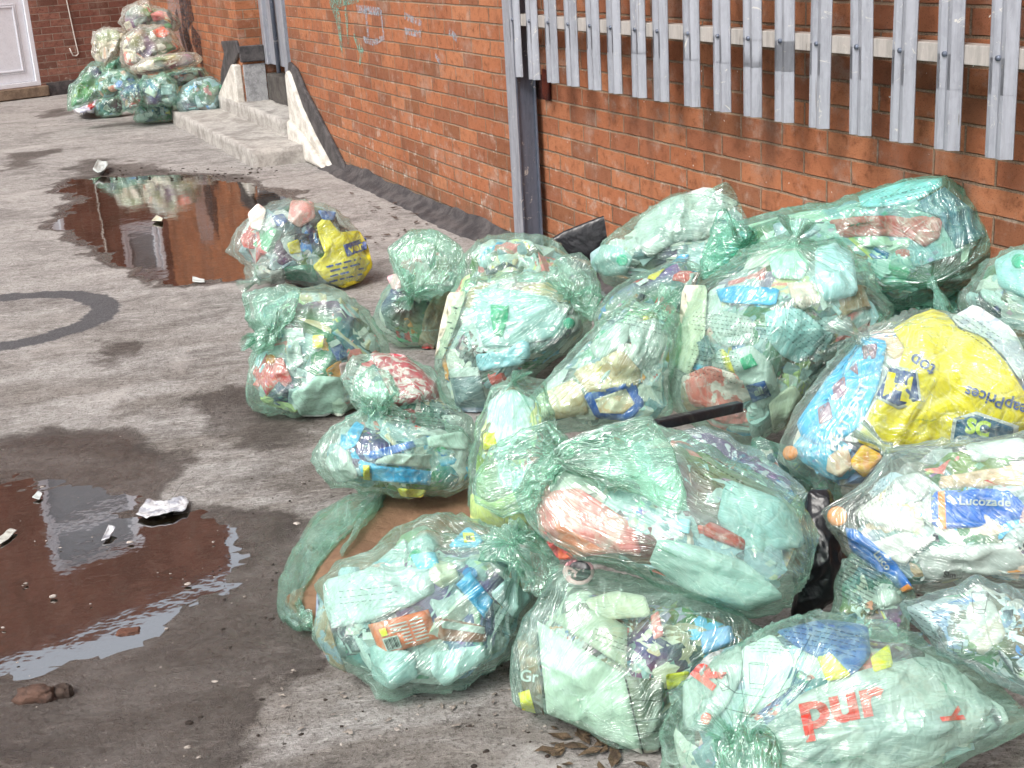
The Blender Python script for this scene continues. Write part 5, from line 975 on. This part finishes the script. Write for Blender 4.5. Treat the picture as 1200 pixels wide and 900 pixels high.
pr('b4b',rows(650,420,80,9,5.5,-4,(2,7),-6)+rows(545,415,30,5,6,-60,(2,5)),1.1); pr('b11b',rows(432,425,30,6,6,20,(2,5))+rows(500,470,70,4,6,6,(2,6)),1.2); pr('b11',rows(490,485,90,3,6,8,(3,8)),1.1); pr('b16',rows(985,402,60,4,6,-55,(2,5))+rows(1150,380,60,4,6,35,(2,5)),1.1)
pr('b12',rows(430,690,70,3,7,-6,(3,7))+rows(590,720,50,4,7,20,(2,5)),.9); pr('b3',rows(470,380,40,6,6,30,(2,5)),1.); pr('b7',rows(1110,330,60,3,7,-38,(4,9))+rows(1060,225,70,2,6,-14,(3,7)),1.); pr('b14',[[(742,820),(775,822)],[(745,846),(772,842)],[(742,862),(775,856)]]+rows(720,745,50,3,6,20,(3,6)),1.); pr('b5',rows(850,225,50,3,6,20,(2,5)),.9)
# ---------------------------------------------------------------- the far heap in the corner
def Zp(L):
    P=np.array([(60+x/5,y/5) for x,y in L]); c=P.mean(0); return [tuple(p_) for p_ in c+(P-c)*1.13]
FG='sacks in the far corner heap'
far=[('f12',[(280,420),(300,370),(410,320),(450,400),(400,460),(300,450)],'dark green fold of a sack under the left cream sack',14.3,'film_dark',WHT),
('f1',[(410,130),(430,60),(500,20),(560,5),(600,40),(690,60),(740,120),(735,180),(650,195),(560,180),(440,185)],'cream sack with a red patch on top of the far heap',14.5,'film_white',[(.8,.78,.72),(.85,.82,.7),(.62,.1,.1),(.8,.4,.4)]),
('f11',[(600,480),(650,420),(790,395),(890,400),(910,460),(860,500),(700,520)],'clear green sack wedged against the side wall in the far heap',13.75,'film',WHT+[(.05,.1,.1),(.7,.4,.4)]),
('f2',[(240,240),(250,190),(330,165),(400,175),(440,190),(430,250),(400,330),(310,390),(270,360),(245,300)],'cream sack at the left of the far heap',14.0,'film_white',[(.85,.82,.74),(.82,.84,.86),(.8,.55,.45)]),
('f3',[(420,300),(440,220),(510,160),(600,155),(700,190),(735,250),(765,290),(700,330),(560,375),(470,405),(430,370)],'cream sack with folds and a red patch in the middle of the far heap',13.8,'film_white',[(.85,.84,.74),(.8,.82,.7),(.66,.12,.08),(.8,.84,.86)]),
('f4',[(480,395),(560,340),(700,318),(830,310),(885,350),(840,385),(700,412),(560,435),(500,430)],'long flat cream sack lying across the far heap',13.45,'film_white',[(.7,.68,.6),(.78,.76,.7),(.55,.54,.48)]),
('f5',[(100,600),(105,500),(150,470),(230,370),(290,380),(335,450),(310,560),(200,610),(110,640)],'green sack at the left foot of the far heap',13.35,'film',WHT+[(.7,.7,.3)]),
('f6',[(270,470),(330,415),(440,402),(500,440),(520,510),(440,570),(310,575),(275,530)],'bright green sack with a white tub left of centre in the far heap',13.2,'film',WHT+[(.1,.2,.6),(.8,.3,.2)]),
('f7',[(500,520),(550,450),(650,435),(735,490),(755,570),(700,620),(560,620),(505,580)],'pale green rounded sack in the centre of the far heap',13.15,'film',WHT),
('f13',[(400,560),(440,480),(520,470),(540,560),(510,640),(430,650)],'small clear sack with blue and red wrappers in the far heap',13.1,'film',WHT+[(.05,.2,.6),(.7,.1,.1)]),
('f8',[(735,600),(760,520),(840,470),(930,458),(1010,500),(1018,570),(970,645),(860,662),(760,655)],'grey teal sack beside the concrete steps in the far heap',None,'film_teal',[(.6,.66,.72),(.7,.74,.8),(.15,.3,.3),(.5,.6,.62)]),
('f9',[(485,695),(505,605),(600,570),(720,600),(750,680),(700,728),(560,732),(500,715)],'bright green sack lowest at the front of the far heap',None,'film',WHT+[(.1,.5,.35)]),
('f10',[(255,620),(290,560),(400,545),(440,620),(410,690),(330,702),(270,670)],'green sack at the front left of the far heap',None,'film',WHT+[(.3,.35,.6)])]
for i,(k,o_,lab,ds,mt,pl) in enumerate(far):
    cx_,cy_=np.mean(Zp(o_),0); mxx=max(a for a,b_ in Zp(o_)); dw_=wd(min(mxx,262),cy_,.12) if mxx>176 else 99
    if ds is None and k=='f8': ds=dw_
    if ds is not None: ds=min(ds,dw_)
    bag(k,Zp(o_),lab,dist=ds,seed=100+i,mat=mt,group=FG,pal=pl,core=(.62,.6,.52) if mt=='film_white' else (.30,.45,.38),res=(44,64),ns=14,nb=3,ntb=3,crump=1.5,T=.8,cut=.2)
PK('f3',[(178,36),(190,30),(200,38),(194,44),(184,44)],pmat((.70,.14,.08)),'red wrapper showing in the middle cream sack','wrapper','wrapper',.02,-.002); PK('f1',[(176,16),(190,12),(194,22),(180,26)],pmat((.75,.2,.22)),'red wrapper showing in the topmost cream sack','wrapper','wrapper',.02,-.002)
# ---------------------------------------------------------------- loose things on the ground
def ground_sheet(px,z,th,mat,label,name,cat,crum=.0,curl=0,seed=1,n=26,res=None,edge=0):
    poly=smoothpoly(px,1) if edge else np.asarray(px,float); x0,y0=poly.min(0); x1,y1=poly.max(0)
    B_=[]
    for a,b in zip(poly,np.roll(poly,-1,0)):
        k=max(1,int(np.hypot(*(b-a))/4)); B_+= [a+(b-a)*t/k for t in range(k)]
    B_=np.array(B_); c=poly.mean(0); nb=len(B_); rings=8; fr=np.linspace(1,0,rings+1)[:-1]; allp=np.concatenate([c+(B_-c)*f for f in fr]+[c[None]])
    P=np.array([G(*q) for q in allp]); lv=np.concatenate([np.full(nb,f) for f in fr]+[[0.]])
    P[:,2]=z+crum*(ridge(P*22,seed)+1)*.5+crum*.5*ridge(P*60,seed+1)+curl*lv**2*(vn(P*9,seed+2)+.6)
    P[:,2]=np.maximum(P[:,2],.002); Q=P.copy(); Q[:,2]-=th; n_=len(P); Fc=[]
    for k in range(rings-1):
        for j in range(nb): Fc.append((k*nb+j,k*nb+(j+1)%nb,(k+1)*nb+(j+1)%nb,(k+1)*nb+j))
    for j in range(nb): Fc.append(((rings-1)*nb+j,(rings-1)*nb+(j+1)%nb,n_-1))
    V=np.concatenate([P,Q]); o=mk(name,V,Fc+[tuple(i+n_ for i in f[::-1]) for f in Fc]+[(j,j+n_,(j+1)%nb+n_,(j+1)%nb) for j in range(nb)],mat,None,smooth=crum>0)
    if label: tag(o,label,cat)
    return o
ground_sheet([(336,722),(398,640),(448,592),(560,580),(650,596),(640,700),(500,766),(378,748)],.016,.012,conc('brown_cardboard',rgb(146,116,92),rgb(122,94,74),5,.25),'flattened brown cardboard sheet lying under the front left sack','cardboard_sheet','cardboard',.004,.02,3)
# green film strip draped over the left edge of the cardboard
def film_strip(center,wd,mat,label,name,zs=.03,seed=1,nseg=90,nc=26):
    P=[];c=np.array(center,float); t=np.linspace(0,len(c)-1,nseg); cx=np.interp(t,range(len(c)),c[:,0]); cy=np.interp(t,range(len(c)),c[:,1]); w__=np.interp(t,range(len(c)),wd)
    for i in range(nseg):
        a=np.array([cx[min(i+1,nseg-1)]-cx[max(i-1,0)],cy[min(i+1,nseg-1)]-cy[max(i-1,0)]]); a/=np.linalg.norm(a)+1e-9; nn=np.array([-a[1],a[0]])
        for k in range(nc):
            q=2*math.pi*k/nc; off=math.cos(q)*w__[i]/2; g_=G(cx[i]+nn[0]*off,cy[i]+nn[1]*off); g_[2]=zs+.008*math.sin(q)+.008*vn(np.array([i*.25,k*1.3,seed]),seed)+.016*(1 if k%2 else -.6)*abs(vn(np.array([i*.08,k*2.1,seed]),seed)); g_[2]=max(g_[2],.006); P.append(g_)
    Fc=[(i*nc+k,i*nc+(k+1)%nc,(i+1)*nc+(k+1)%nc,(i+1)*nc+k) for i in range(nseg-1) for k in range(nc)]
    P=np.array(P); pv=np.column_stack([np.tile(np.linspace(0,4,nc),nseg),np.zeros(len(P)),np.repeat(np.linspace(0,3,nseg),nc)])
    o=mk(name,P,Fc,mat,None,attrs={'pleat':('FLOAT_VECTOR',pv),'density':('FLOAT',np.full(len(P),.04))}); tag(o,label,'plastic film'); return o
film_strip([(446,596),(415,612),(385,636),(360,668),(344,700),(341,728),(352,742),(368,742)],[20,32,38,34,32,30,24,14],M['film'],'crumpled strip of green film hugging the cardboard edge','film_strip',.034,4)
film_strip([(456,588),(440,612),(420,640),(402,668)],[7,8,6,5],M['film'],'thin twisted cord of green film lying across the cardboard','twisted_film',.045,6,40,8)
# black plastic sheet by the wall and black bar
BLK=M['black']; dw=wd(690,275,.16); packet(None,[(640,283),(660,271),(690,259),(725,246),(737,255),(735,268),(712,280),(690,306),(668,300)],BLK,'folded black plastic sheet leaning on the foot of the brick wall','plastic_sheet','plastic sheet',.10,0,dist=dw,sm=0)
m=MB(); a_=O0+ray(768,498)*3.06; b_=O0+ray(868,476)*3.22; up_=np.array([0,0,1.]); sd_=np.cross(b_-a_,up_); sd_/=np.linalg.norm(sd_)
m.box(lambda x,y,z:a_+(b_-a_)*x+sd_*y+up_*z,(0,-.012,-.012),(1,.012,.012)); bev(tag(m.build('plastic_bar',BLK),'black plastic bar sticking out from under the biggest upright sack','bar'),.004)
# foil wrapper, brick lump, scraps
FOIL=pmat((.58,.58,.60),(.30,.31,.36),.8,24,rough=.25)
ground_sheet([(160,606),(172,589),(196,592),(216,586),(222,592),(218,600),(196,606),(172,610)],.001,.003,FOIL,'crumpled silver white wrapper lying near the puddle','foil_wrapper','wrapper',.010,.003,5)
ground_sheet([(119,634),(128,620),(136,622),(128,632)],-.002,.002,FOIL,'small pale shard lying in the near puddle','scrap','scrap',.004,.01,6); ground_sheet([(38,584),(45,578),(50,580),(46,586)],-.002,.002,white,'tiny white scrap at the top of the near puddle','scrap','scrap',.004,.01,7)
ground_sheet([(110,206),(116,198),(127,197),(128,203),(120,207)],.02,.01,white,'white scrap at the rear edge of the far puddle','scrap','scrap',.02,.02,8); ground_sheet([(178,260),(184,255),(191,257),(190,262)],-.003,.004,cream,'cream scrap floating in the far puddle','scrap','scrap',.006,.01,9)
ground_sheet([(226,328),(240,330),(240,333),(226,332)],.008,.004,white,'white stick at the near edge of the far puddle','stick','stick',.002,.01,10); ground_sheet([(0,630),(12,620),(20,622),(10,632),(0,638)],-.002,.002,pmat((.5,.5,.45)),'grey scrap at the left edge of the near puddle','scrap','scrap',.004,.01,16)
o=ground_sheet([(86,138),(96,128),(110,128),(118,132),(112,140),(98,142)],.05,.03,pmat((.85,.85,.87),(.05,.1,.4),.4,9),'white and blue wrapper lying in front of the far heap','wrapper','wrapper',.05,.03,11); ground_sheet([(104,138),(112,129),(119,131),(116,138),(108,141)],.09,.02,red,'red bottle scrap resting on the white and blue wrapper','scrap','scrap',.02,.02,12)
def rock(P,r,mat,seed,name='stone',label=None,cat='stone',flat=.6,group=None,kind=None):
    bm=bmesh.new(); bmesh.ops.create_icosphere(bm,subdivisions=4,radius=1); V=np.array([v.co[:] for v in bm.verts]); bm.verts.index_update(); Fc=[[v.index for v in f.verts] for f in bm.faces]; bm.free()
    q=np.sign(V)*np.abs(V)**.75; q=q*(1+.28*vn(V*1.7+seed,seed)+.14*vn(V*4+seed,seed+1)+.06*vn(V*11,seed+2))[:,None]; q=q*np.array(r); q[:,2]+=r[2]*.5
    return tag(mk(name,q+np.array(P),Fc,mat,None),label,cat,group,kind)
bm_=conc('wet_broken_brick',rgb(104,78,66),rgb(66,52,46),24,.5,.6)
rock(G(44,820),(.042,.020,.020),bm_,3,'brick_lump','broken orange brick lump standing in the near puddle','brick lump'); rock(G(74,814),(.020,.016,.016),conc('dark_clod',rgb(80,66,58),rgb(50,40,36),24,.5,.7),5,'mortar_lump','dark lump touching the end of the broken brick','lump')
rock(G(150,738)+np.array([0,0,-.010]),(.028,.020,.006),conc('brown_moss',rgb(110,74,60),rgb(80,56,46),24,.5,.8),7,'moss_clump','low brown clump on the edge of the near puddle','moss')
V=[];Fc=[];bm=bmesh.new(); bmesh.ops.create_icosphere(bm,subdivisions=2,radius=1); bm.verts.index_update(); IV=np.array([v.co[:] for v in bm.verts]); IF=[[v.index for v in f.verts] for f in bm.faces]; bm.free()
def gritmesh(name,n_,region,rr,mat,label,seed):
    rs=np.random.default_rng(seed); V=[];Fc=[]
    for i in range(n_):
        x,y=rs.uniform(*region[0]),rs.uniform(*region[1]); r=rs.uniform(*rr)*(.4+rs.random()**2); p=G(x,y); q=IV*(1+.4*vn(IV*1.5+i,i))[:,None]*r*np.array([rs.uniform(.7,1.6),rs.uniform(.7,1.3),rs.uniform(.3,.7)]); k=len(V); V+= (q+p+np.array([0,0,r*.2])).tolist(); Fc+=[[a+k for a in f] for f in IF]
    tag(mk(name,V,Fc,mat,None),label,'grit',kind='stuff')
gritmesh('pale_grit',230,((-60,700),(330,960)),(.002,.0055),conc('pale_grit_stone',rgb(190,180,172),rgb(150,140,132),30),'pale grit and mortar crumbs scattered on the roof',1)
gritmesh('dark_grit',500,((200,1100),(560,960)),(.0015,.005),conc('dark_grit_stone',rgb(70,60,54),rgb(44,38,34),30),'dark dirt crumbs round the foot of the heap',2)
gritmesh('dark_debris',150,((120,330),(196,210)),(.003,.010),conc('rotten_debris',rgb(70,58,50),rgb(44,36,32),30),'rotten debris along the back edge of the far puddle',3)
def leaves(name,n_,region,mat,label,seed,s=(.008,.03)):
    rs=np.random.default_rng(seed); V=[];Fc=[]
    for i in range(n_):
        p=G(rs.uniform(*region[0]),rs.uniform(*region[1])); l=rs.uniform(*s); a=rs.uniform(0,6.28); c_,d_=math.cos(a),math.sin(a); k=len(V)
        for u,v in [(-1,0),(-.3,.4),(.4,.35),(1,0),(.4,-.35),(-.3,-.4),(0,0)]: V.append([p[0]+(u*c_-v*d_)*l,p[1]+(u*d_+v*c_)*l,.006+rs.uniform(0,l*.35)])
        Fc+=[(k+j,k+(j+1)%6,k+6) for j in range(6)]
    tag(mk(name,V,Fc,mat,None,smooth=False),label,'litter',kind='stuff')
leaves('leaf_litter',45,((640,790),(842,905)),conc('dead_leaf',rgb(110,92,72),rgb(70,58,48),30),'dead leaves and scraps at the foot of the squarish sack',4)
leaves('paper_litter',60,((330,640),(780,870)),conc('dirty_paper',rgb(170,160,150),rgb(120,110,104),30),'dirty torn scraps in front of the heap',5,(.004,.012))
leaves('flashing_litter',70,((410,560),(208,290)),conc('wall_litter',rgb(100,84,76),rgb(60,52,48),30),'dead leaves along the bitumen flashing',6,(.01,.03))
print('OBJ',len(bpy.data.objects))
